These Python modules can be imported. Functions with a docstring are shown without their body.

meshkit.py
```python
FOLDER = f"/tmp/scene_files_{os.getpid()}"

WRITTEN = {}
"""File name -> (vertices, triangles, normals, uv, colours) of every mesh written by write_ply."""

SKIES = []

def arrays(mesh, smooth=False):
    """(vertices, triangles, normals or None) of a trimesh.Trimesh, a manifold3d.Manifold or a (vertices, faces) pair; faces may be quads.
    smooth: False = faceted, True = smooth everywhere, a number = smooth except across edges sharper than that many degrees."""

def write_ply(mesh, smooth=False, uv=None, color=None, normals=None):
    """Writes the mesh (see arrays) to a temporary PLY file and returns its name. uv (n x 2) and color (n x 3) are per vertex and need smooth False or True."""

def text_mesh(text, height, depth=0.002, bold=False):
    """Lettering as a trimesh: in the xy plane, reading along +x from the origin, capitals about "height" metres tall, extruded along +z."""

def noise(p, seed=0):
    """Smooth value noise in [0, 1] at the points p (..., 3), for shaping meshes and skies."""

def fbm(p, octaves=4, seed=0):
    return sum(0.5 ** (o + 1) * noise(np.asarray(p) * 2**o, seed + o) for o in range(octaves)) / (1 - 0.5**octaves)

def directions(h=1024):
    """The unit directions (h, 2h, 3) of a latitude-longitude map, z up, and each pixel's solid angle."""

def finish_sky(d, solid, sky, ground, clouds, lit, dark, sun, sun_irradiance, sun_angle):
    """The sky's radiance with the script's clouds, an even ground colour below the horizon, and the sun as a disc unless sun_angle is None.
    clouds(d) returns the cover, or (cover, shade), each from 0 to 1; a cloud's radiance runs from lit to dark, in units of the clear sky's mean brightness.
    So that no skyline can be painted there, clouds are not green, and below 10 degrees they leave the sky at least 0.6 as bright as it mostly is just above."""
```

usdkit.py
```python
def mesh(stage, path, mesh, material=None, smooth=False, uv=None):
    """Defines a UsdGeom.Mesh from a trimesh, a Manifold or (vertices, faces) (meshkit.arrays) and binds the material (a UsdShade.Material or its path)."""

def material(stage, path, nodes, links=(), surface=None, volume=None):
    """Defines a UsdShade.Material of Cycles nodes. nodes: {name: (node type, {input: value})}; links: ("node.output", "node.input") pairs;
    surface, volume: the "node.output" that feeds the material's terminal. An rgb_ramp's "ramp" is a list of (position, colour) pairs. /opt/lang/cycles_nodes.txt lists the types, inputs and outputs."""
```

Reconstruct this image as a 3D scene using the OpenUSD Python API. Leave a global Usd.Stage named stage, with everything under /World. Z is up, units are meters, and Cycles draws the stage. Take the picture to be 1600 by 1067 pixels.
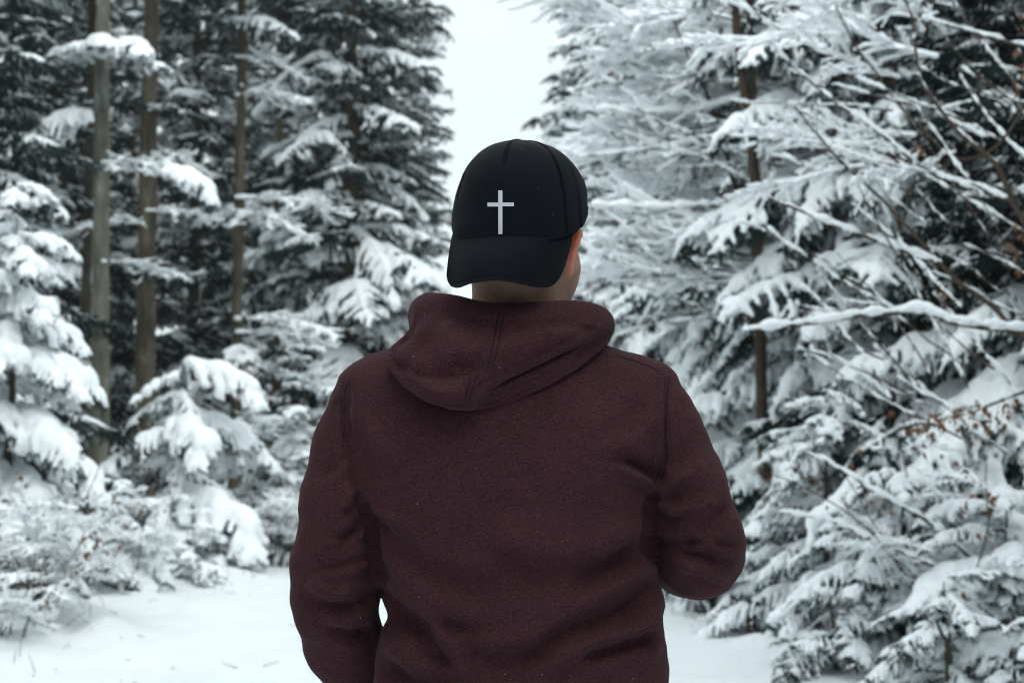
import math
import numpy as np
import trimesh
import meshkit
import usdkit
from pxr import Usd, UsdGeom, UsdLux, UsdShade, Gf, Sdf, Vt

# ------------------------------------------------------------------ camera, sky, sun, exposure
stage = Usd.Stage.CreateInMemory()
UsdGeom.SetStageUpAxis(stage, UsdGeom.Tokens.z)
UsdGeom.SetStageMetersPerUnit(stage, 1.0)
world = UsdGeom.Xform.Define(stage, '/World')
stage.SetDefaultPrim(world.GetPrim())
UsdGeom.Scope.Define(stage, '/World/Looks')

CAM_Z, FOCAL, HALF_W, HALF_H, HORIZON = 1.36, 2222.2, 800.0, 533.5, 690.0
PITCH = math.atan((HORIZON - HALF_H) / FOCAL)
CP, SP = math.cos(PITCH), math.sin(PITCH)
cam = UsdGeom.Camera.Define(stage, '/World/camera')
cam.AddTranslateOp().Set(Gf.Vec3d(0, 0, CAM_Z))
cam.AddRotateXOp().Set(90 + math.degrees(PITCH))
cam.CreateHorizontalApertureAttr(36.0)
cam.CreateVerticalApertureAttr(24.0)
cam.CreateFocalLengthAttr(50.0)
cam.CreateFStopAttr(6.6)
cam.CreateFocusDistanceAttr(1.97)
cam.CreateClippingRangeAttr(Gf.Vec2f(0.05, 5000))
cam.CreateExposureAttr(0.76)

SUN_EL, SUN_AZ = math.radians(52), math.radians(150)      # azimuth clockwise from +y
usdkit.material(stage, '/World/Looks/overcast_sky', {
    'sky': ('sky_texture', {'sky_type': 'single_scattering', 'sun_disc': False, 'sun_elevation': SUN_EL, 'sun_rotation': SUN_AZ}),
    'tc': ('texture_coordinate', {}),
    'sep': ('separate_xyz', {}),
    'ramp': ('rgb_ramp', {'ramp': [(0.0, (5.75, 6.4, 6.55)), (0.35, (5.9, 6.55, 6.7)), (0.5, (8.2, 9.15, 9.3)), (0.7, (11.0, 12.35, 12.55)), (1.0, (12.2, 13.7, 13.9))]}),
    'noise': ('noise_texture', {'scale': 2.2, 'detail': 4.0, 'roughness': 0.5}),
    'tone': ('map_range', {'from_min': 0.3, 'from_max': 0.7, 'to_min': 0.9, 'to_max': 1.08}),
    'cloud': ('vector_math', {'math_type': 'scale'}),
    'mix': ('mix_color', {'blend_type': 'mix', 'fac': 0.95}),
    'bg': ('background_shader', {'strength': 0.1})},
    [('tc.generated', 'sep.vector'), ('sep.z', 'ramp.fac'), ('tc.generated', 'noise.vector'), ('noise.fac', 'tone.value'),
     ('ramp.color', 'cloud.vector1'), ('tone.result', 'cloud.scale'),
     ('sky.color', 'mix.a'), ('cloud.vector', 'mix.b'), ('mix.result', 'bg.color')], surface='bg.background')
dome = UsdLux.DomeLight.Define(stage, '/World/sky')
UsdShade.MaterialBindingAPI.Apply(dome.GetPrim()).Bind(UsdShade.Material.Get(stage, '/World/Looks/overcast_sky'))
dome.GetPrim().SetCustomDataByKey('kind', 'structure')
dome.GetPrim().SetCustomDataByKey('label', 'white overcast winter sky')
sun = UsdLux.DistantLight.Define(stage, '/World/sun')
sun.CreateIntensityAttr(0.12)
sun.CreateAngleAttr(25.0)
sun.CreateNormalizeAttr(True)
sun.CreateColorAttr(Gf.Vec3f(1.0, 0.97, 0.93))
sun.AddRotateZOp().Set(-math.degrees(SUN_AZ))
sun.AddRotateXOp().Set(-(90 - math.degrees(SUN_EL)))

# ------------------------------------------------------------------ helpers
def at(px, py, Y):
    """The point at distance Y along the view axis' ground track that photograph position (px, py) looks at (1600 x 1067)."""
    u, v = (np.asarray(px, float) - HALF_W) / FOCAL, (HALF_H - np.asarray(py, float)) / FOCAL
    dy, dz = CP - v * SP, SP + v * CP
    s = np.asarray(Y, float) / dy
    return np.stack(np.broadcast_arrays(u * s, Y, CAM_Z + dz * s), -1)

def pix(p):
    p = np.asarray(p, float) - [0, 0, CAM_Z]
    d = p[..., 1] * CP + p[..., 2] * SP
    d = np.where(np.abs(d) < 1e-3, 1e-3, d)
    return HALF_W + p[..., 0] / d * FOCAL, HALF_H - (p[..., 2] * CP - p[..., 1] * SP) / d * FOCAL

used = {}
def path_for(parent, name):
    key = (parent, name)
    k = used.get(key, 0)
    used[key] = k + 1
    return f'{parent}/{name}' if k == 0 else f'{parent}/{name}_{k:03d}'

def tag(prim, label=None, cat=None, group=None, kind=None):
    for k, v in (('label', label), ('category', cat), ('group', group), ('kind', kind)):
        if v:
            prim.SetCustomDataByKey(k, v)

def thing(name, loc, label, cat, group=None, rz=0.0):
    x = UsdGeom.Xform.Define(stage, path_for('/World', name))
    x.AddTranslateOp().Set(Gf.Vec3d(*map(float, loc)))
    if rz:
        x.AddRotateZOp().Set(rz)
    tag(x.GetPrim(), label, cat, group)
    return x

def part(name, mesh, mat, parent, smooth=True, label=None, kind=None):
    par = parent if isinstance(parent, str) else str(parent.GetPath())
    m = usdkit.mesh(stage, path_for(par, name), mesh, LOOK[mat], smooth)
    tag(m.GetPrim(), label=label, kind=kind)
    return m

def unit(v):
    v = np.asarray(v, float)
    return v / np.maximum(np.linalg.norm(v, axis=-1, keepdims=True), 1e-9)

CORNERS = np.array([[i, j, k] for i in (0, 1) for j in (0, 1) for k in (0, 1)])
EDGES = [(a, b) for a in range(8) for b in range(a + 1, 8) if np.abs(CORNERS[a] - CORNERS[b]).sum() == 1]
def surface_nets(F, origin, h):
    """A closed quad surface (as triangles) where the sampled field F changes sign; F < 0 is inside."""
    S = F < 0
    n = np.zeros(tuple(d - 1 for d in F.shape), np.int8)
    for c in CORNERS:
        n += S[c[0]:F.shape[0] - 1 + c[0], c[1]:F.shape[1] - 1 + c[1], c[2]:F.shape[2] - 1 + c[2]]
    idx = np.argwhere((n > 0) & (n < 8))
    vals = np.stack([F[tuple((idx + c).T)] for c in CORNERS], 1)
    acc, cnt = np.zeros((len(idx), 3)), np.zeros(len(idx))
    for a, b in EDGES:
        fa, fb = vals[:, a], vals[:, b]
        m = (fa < 0) != (fb < 0)
        t = fa[m] / (fa[m] - fb[m])
        acc[m] += CORNERS[a] + t[:, None] * (CORNERS[b] - CORNERS[a])
        cnt[m] += 1
    V = (idx + acc / cnt[:, None]) * h + np.asarray(origin)
    vid = np.full(n.shape, -1, np.int32)
    vid[tuple(idx.T)] = np.arange(len(idx))
    quads = []
    for ax in range(3):
        b, c = (ax + 1) % 3, (ax + 2) % 3
        sl0, sl1 = [slice(None)] * 3, [slice(None)] * 3
        sl0[ax], sl1[ax] = slice(0, -1), slice(1, None)
        s0, s1 = S[tuple(sl0)], S[tuple(sl1)]
        e = np.argwhere(s0 != s1)
        e = e[(e[:, b] > 0) & (e[:, c] > 0) & (e[:, b] < F.shape[b] - 1) & (e[:, c] < F.shape[c] - 1)]
        q = []
        for ob, oc in ((-1, -1), (0, -1), (0, 0), (-1, 0)):
            p = e.copy()
            p[:, b] += ob
            p[:, c] += oc
            q.append(vid[tuple(p.T)])
        q = np.stack(q, 1)
        flip = ~s0[tuple(e.T)]
        q[flip] = q[flip][:, ::-1]
        quads.append(q)
    q = np.vstack(quads)
    return V, np.vstack([q[:, [0, 1, 2]], q[:, [0, 2, 3]]])

def snow_field(P, R, h, k=0.35):
    """Lumps of snow at the points P with radii R, melted into one skin."""
    P, R = np.asarray(P, float), np.asarray(R, float)
    lo = P.min(0) - R.max() * 1.7 - 2 * h
    shape = np.ceil((P.max(0) + R.max() * 1.7 + 2 * h - lo) / h).astype(int) + 1
    acc = np.zeros(int(np.prod(shape)))
    for r0 in np.unique(np.ceil(R / h)):
        m = np.ceil(R / h) == r0
        p, r = P[m], R[m]
        w = int(r0 * 1.6) + 1
        o = np.stack(np.meshgrid(*[np.arange(-w, w + 1)] * 3, indexing='ij'), -1).reshape(-1, 3)
        o = o[(o ** 2).sum(1) <= (w + 0.5) ** 2]
        base = np.round((p - lo) / h).astype(int)
        for i in range(0, len(p), 800):
            cell = base[i:i + 800, None] + o[None]
            d = np.linalg.norm(cell * h + lo - p[i:i + 800, None], axis=-1)
            rr = r[i:i + 800, None]
            wgt = np.exp(-(d - rr) / (k * rr))
            ok = ((cell >= 0) & (cell < shape)).all(-1)
            lin = np.ravel_multi_index(tuple(np.clip(cell, 0, shape - 1).reshape(-1, 3).T), shape)
            acc += np.bincount(lin, np.where(ok, wgt, 0).ravel(), minlength=len(acc))
    F = -np.log(np.maximum(acc, 1e-6)).reshape(shape)
    return surface_nets(F, lo, h)

def tube(pts, radii, sides=6, cap=True):
    pts = np.asarray(pts, float)
    radii = np.broadcast_to(np.asarray(radii, float), len(pts))
    t = unit(np.gradient(pts, axis=0))
    ref = np.where(np.abs(t[:, 2:3]) > 0.9, [[1.0, 0, 0]], [[0, 0, 1.0]])
    a = unit(np.cross(t, ref))
    b = np.cross(t, a)
    ang = np.linspace(0, 2 * np.pi, sides, endpoint=False)
    V = (pts[:, None] + radii[:, None, None] * (np.cos(ang)[None, :, None] * a[:, None] + np.sin(ang)[None, :, None] * b[:, None])).reshape(-1, 3)
    n, F = len(pts), []
    i, j = np.meshgrid(np.arange(n - 1), np.arange(sides), indexing='ij')
    p, q = i * sides + j, i * sides + (j + 1) % sides
    F = np.vstack([np.stack([p, q, q + sides], -1).reshape(-1, 3), np.stack([p, q + sides, p + sides], -1).reshape(-1, 3)])
    if cap:
        V = np.vstack([V, pts[:1], pts[-1:]])
        c0, c1 = n * sides, n * sides + 1
        j = np.arange(sides)
        F = np.vstack([F, np.stack([np.full(sides, c0), (j + 1) % sides, j], 1), np.stack([np.full(sides, c1), (n - 1) * sides + j, (n - 1) * sides + (j + 1) % sides], 1)])
    return V, F[:, ::-1]

def join(meshes):
    V, F, n = [], [], 0
    for v, f in meshes:
        V.append(v)
        F.append(np.asarray(f) + n)
        n += len(v)
    return np.vstack(V), np.vstack(F)

def spline(pts, n):
    """A smooth curve through the points."""
    from scipy.interpolate import PchipInterpolator
    pts = np.asarray(pts, float)
    s = np.r_[0, np.cumsum(np.linalg.norm(np.diff(pts, axis=0), axis=1))]
    return PchipInterpolator(s, pts)(np.linspace(0, s[-1], n))

# ------------------------------------------------------------------ materials
LOOK = {}
def look(name, nodes, links, surface):
    LOOK[name] = usdkit.material(stage, f'/World/Looks/{name}', nodes, links, surface=surface)

def noisy(name, ramp, scale=(1, 1, 1), freq=10.0, detail=4.0, rough=0.8, bump=0.0, bump_d=0.01, bfreq=None, sheen=0.0, sub=0.0, rnd=0.0, spec=0.3, obj=False):
    nodes = {'g': ('texture_coordinate', {}) if obj else ('geometry', {}), 'm': ('mapping', {'scale': scale}),
             'n': ('noise_texture', {'scale': freq, 'detail': detail, 'roughness': 0.6}),
             'r': ('rgb_ramp', {'ramp': ramp}),
             'p': ('principled_bsdf', {'roughness': rough, 'specular_ior_level': spec, 'sheen_weight': sheen, 'sheen_roughness': 0.4, 'subsurface_weight': sub, 'subsurface_scale': 0.01})}
    links = [('g.object' if obj else 'g.position', 'm.vector'), ('m.vector', 'n.vector'), ('n.fac', 'r.fac')]
    col = 'r.color'
    if rnd:
        nodes['o'] = ('object_info', {})
        nodes['rm'] = ('map_range', {'to_min': 1 - rnd, 'to_max': 1 + rnd})
        nodes['vm'] = ('vector_math', {'math_type': 'scale'})
        links += [('o.random', 'rm.value'), (col, 'vm.vector1'), ('rm.result', 'vm.scale')]
        col = 'vm.vector'
    links.append((col, 'p.base_color'))
    if bump:
        nodes['n2'] = ('noise_texture', {'scale': bfreq or freq * 3, 'detail': 3.0})
        nodes['b'] = ('bump', {'strength': bump, 'distance': bump_d})
        links += [('m.vector', 'n2.vector'), ('n2.fac', 'b.height'), ('b.normal', 'p.normal')]
    look(name, nodes, links, 'p.BSDF')

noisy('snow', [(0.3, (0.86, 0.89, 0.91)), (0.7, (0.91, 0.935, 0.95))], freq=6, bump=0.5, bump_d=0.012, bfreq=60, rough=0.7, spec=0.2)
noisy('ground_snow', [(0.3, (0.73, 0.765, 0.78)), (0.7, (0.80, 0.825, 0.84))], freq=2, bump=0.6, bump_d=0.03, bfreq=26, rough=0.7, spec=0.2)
noisy('bark', [(0.3, (0.03, 0.025, 0.018)), (0.5, (0.075, 0.062, 0.042)), (0.62, (0.11, 0.10, 0.07)), (0.8, (0.2, 0.2, 0.17))], scale=(1, 1, 0.3), freq=9, detail=8, bump=0.8, bump_d=0.02, bfreq=40)
noisy('grey_bark', [(0.3, (0.06, 0.06, 0.045)), (0.5, (0.13, 0.13, 0.105)), (0.62, (0.2, 0.2, 0.17)), (0.8, (0.34, 0.35, 0.32))], scale=(1, 1, 0.3), freq=8, detail=8, bump=0.6, bump_d=0.015, bfreq=40)
noisy('twig_wood', [(0.3, (0.03, 0.021, 0.014)), (0.7, (0.085, 0.060, 0.042))], freq=30, detail=3)
noisy('dry_leaf', [(0.3, (0.10, 0.042, 0.020)), (0.7, (0.22, 0.105, 0.055))], freq=18, detail=2, rough=0.7)
noisy('needles', [(0.3, (0.004, 0.0125, 0.0125)), (0.55, (0.009, 0.024, 0.0225)), (0.8, (0.019, 0.043, 0.036))], freq=7, detail=3, rough=0.6, rnd=0.25, spec=0.2)

# ------------------------------------------------------------------ ground
def ground(x, y):
    x, y = np.asarray(x, float), np.asarray(y, float)
    p = np.stack([x * 0.55, y * 0.4, np.zeros_like(x * y)], -1)
    q = np.stack([x * 1.7, y * 1.5, np.zeros_like(x * y) + 5], -1)
    q2 = np.stack([x * 4.5, y * 4.5, np.zeros_like(x * y) + 9], -1)
    left = np.clip((-x - 1.9 - 0.04 * y) / 2.5, 0, 1)
    right = np.clip((x - 2.0 - 0.0 * y) / 2.5, 0, 1)
    off = np.clip(np.maximum(left, right) * 1.4, 0, 1)
    z = 0.10 * (meshkit.noise(p, 3) - 0.5) + off * (0.22 * meshkit.noise(q, 4) - 0.06) + 0.05 * (meshkit.noise(q, 8) - 0.5) + (0.02 + 0.05 * off) * (meshkit.noise(q2, 6) - 0.5) + (0.02 + 0.035 * off) * (meshkit.noise(q2 * 2.3, 7) - 0.5)
    z = z + 0.25 * (left + right)
    near = np.exp(-((x - 0.0) ** 2 + (y - 2) ** 2) / 4)
    return z * (1 - near)

def strip(a, b, fine, coarse, n_far):
    return np.r_[a, b]
xs = np.r_[-250, -160, -110, -60, -35, -22, np.arange(-15, -6, 0.3), np.arange(-6, 6.01, 0.06), np.arange(6.3, 15.1, 0.3), 22, 35, 60, 110, 160, 250]
ys = np.r_[-250, -150, -60, -20, -8, -3, np.arange(-1, 6, 0.25), np.arange(6, 17, 0.06), np.arange(17, 30, 0.2), np.arange(30, 60, 1.0), 70, 90, 130, 180, 250]
GX, GY = np.meshgrid(xs, ys, indexing='ij')
GZ = ground(GX, GY)
for px, py, Y, r, d in ((165, 995, 10.0, 0.16, 0.11), (200, 1010, 9.7, 0.13, -0.07), (130, 1015, 9.5, 0.12, -0.08), (105, 1050, 8.7, 0.07, -0.08), (195, 1038, 9.1, 0.16, 0.05), (235, 1040, 9.0, 0.06, -0.05), (60, 960, 11.0, 0.25, 0.12), (320, 960, 11.2, 0.3, 0.06), (60, 1020, 9.3, 0.2, 0.08), (1150, 985, 10.4, 0.22, 0.06), (1190, 1040, 9.2, 0.2, 0.09)):
    c = at(px, py, Y)
    GZ += 1.2 * d * np.exp(-((GX - c[0]) ** 2 + ((GY - c[1]) * 0.6) ** 2) / r ** 2)
nx, ny = GX.shape
i, j = np.meshgrid(np.arange(nx - 1), np.arange(ny - 1), indexing='ij')
a = (i * ny + j).ravel()
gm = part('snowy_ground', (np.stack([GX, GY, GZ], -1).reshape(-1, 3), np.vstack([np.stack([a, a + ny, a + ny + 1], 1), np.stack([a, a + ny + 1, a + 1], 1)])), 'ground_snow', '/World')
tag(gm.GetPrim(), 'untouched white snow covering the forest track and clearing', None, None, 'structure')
def gz(x, y):
    return float(ground(x, y))

# ------------------------------------------------------------------ thin winter haze
LOOK['winter_haze'] = usdkit.material(stage, '/World/Looks/winter_haze', {'v': ('principled_volume', {'color': (0.93, 0.97, 1.0), 'density': 0.0006, 'anisotropy': 0.2})}, [], volume='v.volume')
hz = trimesh.creation.box(bounds=[[-262, -262, -2.5], [262, 262, 19.5]])
tag(part('haze', hz, 'winter_haze', '/World', False).GetPrim(), 'thin pale winter haze among the trees', None, None, 'stuff')

# ------------------------------------------------------------------ bough kinds: built once, referenced by the trees
class_root = '/World/bough_kinds'
stage.CreateClassPrim(class_root)
KINDS = {}

def grow(p, d, length, step, droop, rng, wob=0.05):
    n = max(2, int(length / step) + 1)
    pts, d = [np.array(p, float)], np.array(d, float)
    for _ in range(n - 1):
        d = unit(d + np.array([0, 0, -droop * step]) + rng.normal(0, wob, 3) * step ** 0.5)
        pts.append(pts[-1] + d * step)
    return np.array(pts)

def turn(d, up, ang):
    side = unit(np.cross(up, d))
    return unit(d * math.cos(ang) + side * math.sin(ang))

def rough_tri_needles(lines, per_m, length, width, rng):
    P, D = [], []
    for l in lines:
        seg = np.diff(l, axis=0)
        n = max(3, int(np.linalg.norm(seg, axis=1).sum() * per_m))
        t = rng.uniform(0, len(l) - 1.001, n)
        k = t.astype(int)
        P.append(l[k] + seg[k] * (t - k)[:, None])
        D.append(unit(seg[k]))
    P, D = np.vstack(P), np.vstack(D)
    n = len(P)
    o = rng.normal(0, 1, (n, 3))
    o = unit(o - D * (o * D).sum(1, keepdims=True))
    o[:, 2] -= 0.35
    dirn = unit(D * 0.9 + o * 0.8)
    w = unit(np.cross(dirn, rng.normal(0, 1, (n, 3)))) * width * 0.5
    L = length * rng.uniform(0.7, 1.25, (n, 1))
    V = np.stack([P - w, P + w, P + dirn * L], 1).reshape(-1, 3)
    return V, np.arange(3 * n).reshape(-1, 3)

def conifer_bough(name, seed, L=1.5, pitch=(-5, -50), spread=0.42, droop=2.0, hang=0.5, snow=1.0, rad=0.028, cover=0.75, per_m=430, finger=0.15, stem_snow=1.15, clump=0.85):
    rng = np.random.default_rng(seed)
    n = int(L / 0.03)
    t = np.linspace(0, 1, n)
    pit = np.radians(pitch[0] + (pitch[1] - pitch[0]) * t ** 1.2)
    yaw = np.cumsum(rng.normal(0, 0.03, n))
    d = np.stack([np.cos(pit) * np.cos(yaw), np.cos(pit) * np.sin(yaw), np.sin(pit)], 1)
    stem = np.vstack([[0, 0, 0], np.cumsum(d * L / n, 0)[:-1]])
    wood = [tube(stem[::3], np.linspace(0.016, 0.004, len(stem[::3])), 5)]
    twigs, mids = [], []
    s, side = 0.07, 1
    while s < 0.985:
        k = min(int(s * n), n - 2)
        prof = min(1.0, (s + 0.12) / 0.42) * (1 - s) ** 0.75 + 0.08
        ln = spread * L * prof * rng.uniform(0.75, 1.2)
        dd = turn(d[k], np.array([0, 0, 1.0]), side * math.radians(rng.uniform(38, 66)))
        dd = unit(dd + np.array([0, 0, rng.uniform(-0.25, 0.1)]))
        br = grow(stem[k], dd, max(ln, 0.08), 0.03, droop, rng, 0.25)
        mids.append(br)
        q, sd = 0.06, 1
        tot = 0.03 * (len(br) - 1)
        while q < tot + 0.02:
            kk = min(int(q / 0.03), len(br) - 2)
            bd = unit(br[kk + 1] - br[kk])
            td = turn(bd, np.array([0, 0, 1.0]), sd * math.radians(rng.uniform(30, 70)))
            td = unit(td * (1 - hang) + np.array([0, 0, -1.0]) * hang * rng.uniform(0.6, 1.4))
            twigs.append(grow(br[kk], td, finger * rng.uniform(0.55, 1.35) * (1 - 0.35 * q / max(tot, .05)), 0.022, droop, rng, 0.3))
            q += rng.uniform(0.03, 0.065)
            sd = -sd
        s += rng.uniform(0.028, 0.055) * 1.2 / L
        side = -side
    wood += [tube(b[::2] if len(b) > 3 else b, np.linspace(0.006, 0.002, len(b[::2] if len(b) > 3 else b)), 4, False) for b in mids]
    needles = rough_tri_needles(twigs, per_m, 0.040, 0.0055, rng)
    needles2 = rough_tri_needles(mids + [stem], per_m, 0.040, 0.0055, rng)
    off = rng.uniform(0, 50, 3)
    P, R, stemmy = [], [], []
    for lines, r0, st in ((mids, rad, 0.8), ([stem[3:]], rad * stem_snow, 0.8), (twigs, rad * 0.72, 0.75)):
        for l in lines:
            ds = np.linalg.norm(l[1] - l[0])
            m = max(2, int(ds * (len(l) - 1) / (0.018)))
            tt = np.linspace(0, len(l) - 1.001, m)
            k = tt.astype(int)
            p = l[k] + (l[np.minimum(k + 1, len(l) - 1)] - l[k]) * (tt - k)[:, None]
            P.append(p)
            R.append(np.full(m, r0) * (1 - 0.25 * tt / len(l)))
            stemmy.append(np.full(m, lines is not twigs))
    P, R, stemmy = np.vstack(P), np.concatenate(R), np.concatenate(stemmy)
    cl = meshkit.noise(P * 6 + off, seed) * 0.7 + meshkit.noise(P * 17 + off, seed + 1) * 0.3
    thr = np.quantile(cl, 1 - cover)
    keep = cl > np.where(stemmy, thr - 0.14, thr)
    R = R * snow * (0.62 + clump * np.clip((cl - thr) / 0.35, 0, 1))
    P = P + np.array([0, 0, 1.0]) * (R * 0.95)[:, None]
    P, R = P[keep], np.maximum(R[keep], 0.0105)
    V, F = snow_field(P, R, 0.0125)
    V = V + (meshkit.fbm(V * 28, 3, seed)[:, None] - 0.5) * 0.014
    define_kind(name, L, {'needles': (join([needles, needles2] + wood), 'needles', False), 'snow': ((V, F), 'snow', True)})

def bare_spray(name, seed, L=1.5, pitch=(5, -15), snow=1.0, fine=0.06, leaf=0, ang=(25, 60)):
    rng = np.random.default_rng(seed)
    n = int(L / 0.03)
    t = np.linspace(0, 1, n)
    pit = np.radians(pitch[0] + (pitch[1] - pitch[0]) * t) + np.cumsum(rng.normal(0, 0.03, n))
    yaw = np.cumsum(rng.normal(0, 0.06, n))
    d = np.stack([np.cos(pit) * np.cos(yaw), np.cos(pit) * np.sin(yaw), np.sin(pit)], 1)
    stem = np.vstack([[0, 0, 0], np.cumsum(d * L / n, 0)[:-1]])
    lines = [(stem, 0.012, 0.004, 0.019)]
    s, side = 0.08, 1
    while s < 0.97:
        k = min(int(s * n), n - 2)
        dd = turn(d[k], np.array([0, 0, 1.0]), side * math.radians(rng.uniform(*ang)))
        dd = unit(dd + np.array([0, 0, rng.uniform(-0.12, 0.16)]))
        br = grow(stem[k], dd, L * (0.12 + 0.42 * (1 - s)) * rng.uniform(0.6, 1.2), 0.03, 0.15, rng, 0.5)
        lines.append((br, 0.0065, 0.003, 0.0145))
        q, sd, tot = 0.08, 1, 0.03 * (len(br) - 1)
        while q < tot:
            kk = min(int(q / 0.03), len(br) - 2)
            td = turn(unit(br[kk + 1] - br[kk]), np.array([0, 0, 1.0]), sd * math.radians(rng.uniform(*ang)))
            td = unit(td + np.array([0, 0, rng.uniform(-0.3, 0.3)]))
            lines.append((grow(br[kk], td, rng.uniform(0.08, 0.24), 0.03, 0.2, rng, 0.5), 0.004, 0.002, 0.0108))
            q += fine * rng.uniform(0.6, 1.5)
            sd = -sd
        s += rng.uniform(0.035, 0.07) * 1.3 / L
        side = -side
    wood = [tube(l, np.linspace(a, b, len(l)), 4, False) for l, a, b, r in lines]
    P, R = [], []
    for l, a, b, r in lines:
        m = max(2, int(0.03 * (len(l) - 1) / 0.014))
        tt = np.linspace(0, len(l) - 1.001, m)
        k = tt.astype(int)
        p = l[k] + (l[np.minimum(k + 1, len(l) - 1)] - l[k]) * (tt - k)[:, None]
        P.append(p)
        R.append(np.full(m, r))
    P, R = np.vstack(P), np.concatenate(R)
    cl = meshkit.noise(P * 9, seed) * 0.6 + meshkit.noise(P * 25, seed + 1) * 0.4
    keep = cl > np.quantile(cl, 0.12)
    R = np.maximum(R * snow * (0.55 + 0.95 * cl), 0.009)
    P = P + np.array([0, 0, 1.0]) * (R * 0.8)[:, None]
    V, F = snow_field(P[keep], R[keep], 0.0115, 0.3)
    parts = {'twigs': (join(wood), 'twig_wood', True), 'snow': ((V, F), 'snow', True)}
    if leaf:
        parts['dry_leaves'] = (leaves([l[len(l) // 2:] for l, a, b, r in lines[1:]], leaf, rng), 'dry_leaf', False)
    define_kind(name, L, parts)

def leaves(lines, n, rng, size=0.045):
    out = []
    for k in range(n):
        l = lines[rng.integers(len(lines))]
        p = l[rng.integers(len(l))]
        a = unit(np.array([rng.normal(0, 0.5), rng.normal(0, 0.5), -1.0]))
        b = unit(np.cross(a, rng.normal(0, 1, 3)))
        c = np.cross(a, b)
        s = size * rng.uniform(0.6, 1.2)
        v = np.array([p, p + a * s * 0.35 + b * s * 0.27 + c * s * .1, p + a * s + c * s * 0.15, p + a * s * 0.35 - b * s * 0.27 + c * s * .1, p + a * s * 0.4])
        out.append((v, np.array([[0, 1, 4], [1, 2, 4], [2, 3, 4], [3, 0, 4]])))
    return join(out)

def define_kind(name, L, parts):
    path = f'{class_root}/{name}'
    UsdGeom.Xform.Define(stage, path)
    for k, (m, mat, sm) in parts.items():
        tag(usdkit.mesh(stage, f'{path}/{k}', m, LOOK[mat], sm).GetPrim(), kind='stuff')
    KINDS[name] = (path, L)

for s in range(3):
    conifer_bough(f'heavy_{s}', 10 + s, L=1.25, pitch=(0, -62), droop=2.4, hang=0.55, snow=1.15, rad=0.032, cover=0.8)
    conifer_bough(f'fan_{s}', 20 + s, L=1.5, pitch=(-6, -42), droop=1.6, hang=0.42, snow=0.9, rad=0.027, cover=0.58)
    conifer_bough(f'hang_{s}', 30 + s, L=1.6, pitch=(-14, -66), spread=0.30, droop=3.2, hang=0.68, snow=0.95, rad=0.027, cover=0.66, finger=0.18, clump=0.6)
    conifer_bough(f'light_{s}', 40 + s, L=1.5, pitch=(-4, -30), droop=1.2, hang=0.4, snow=0.75, rad=0.023, cover=0.2)
    conifer_bough(f'sweep_{s}', 70 + s, L=2.1, pitch=(-12, -50), spread=0.21, droop=3.6, hang=0.66, snow=1.05, rad=0.028, cover=0.70, finger=0.19, stem_snow=1.45, clump=0.6)
    bare_spray(f'bare_{s}', 50 + s, L=1.4, pitch=(4, -22), snow=1.0)
    bare_spray(f'beech_{s}', 60 + s, L=1.7, pitch=(8, -8), snow=1.1, fine=0.2, ang=(14, 40), leaf=10 if s == 0 else 0)

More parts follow.
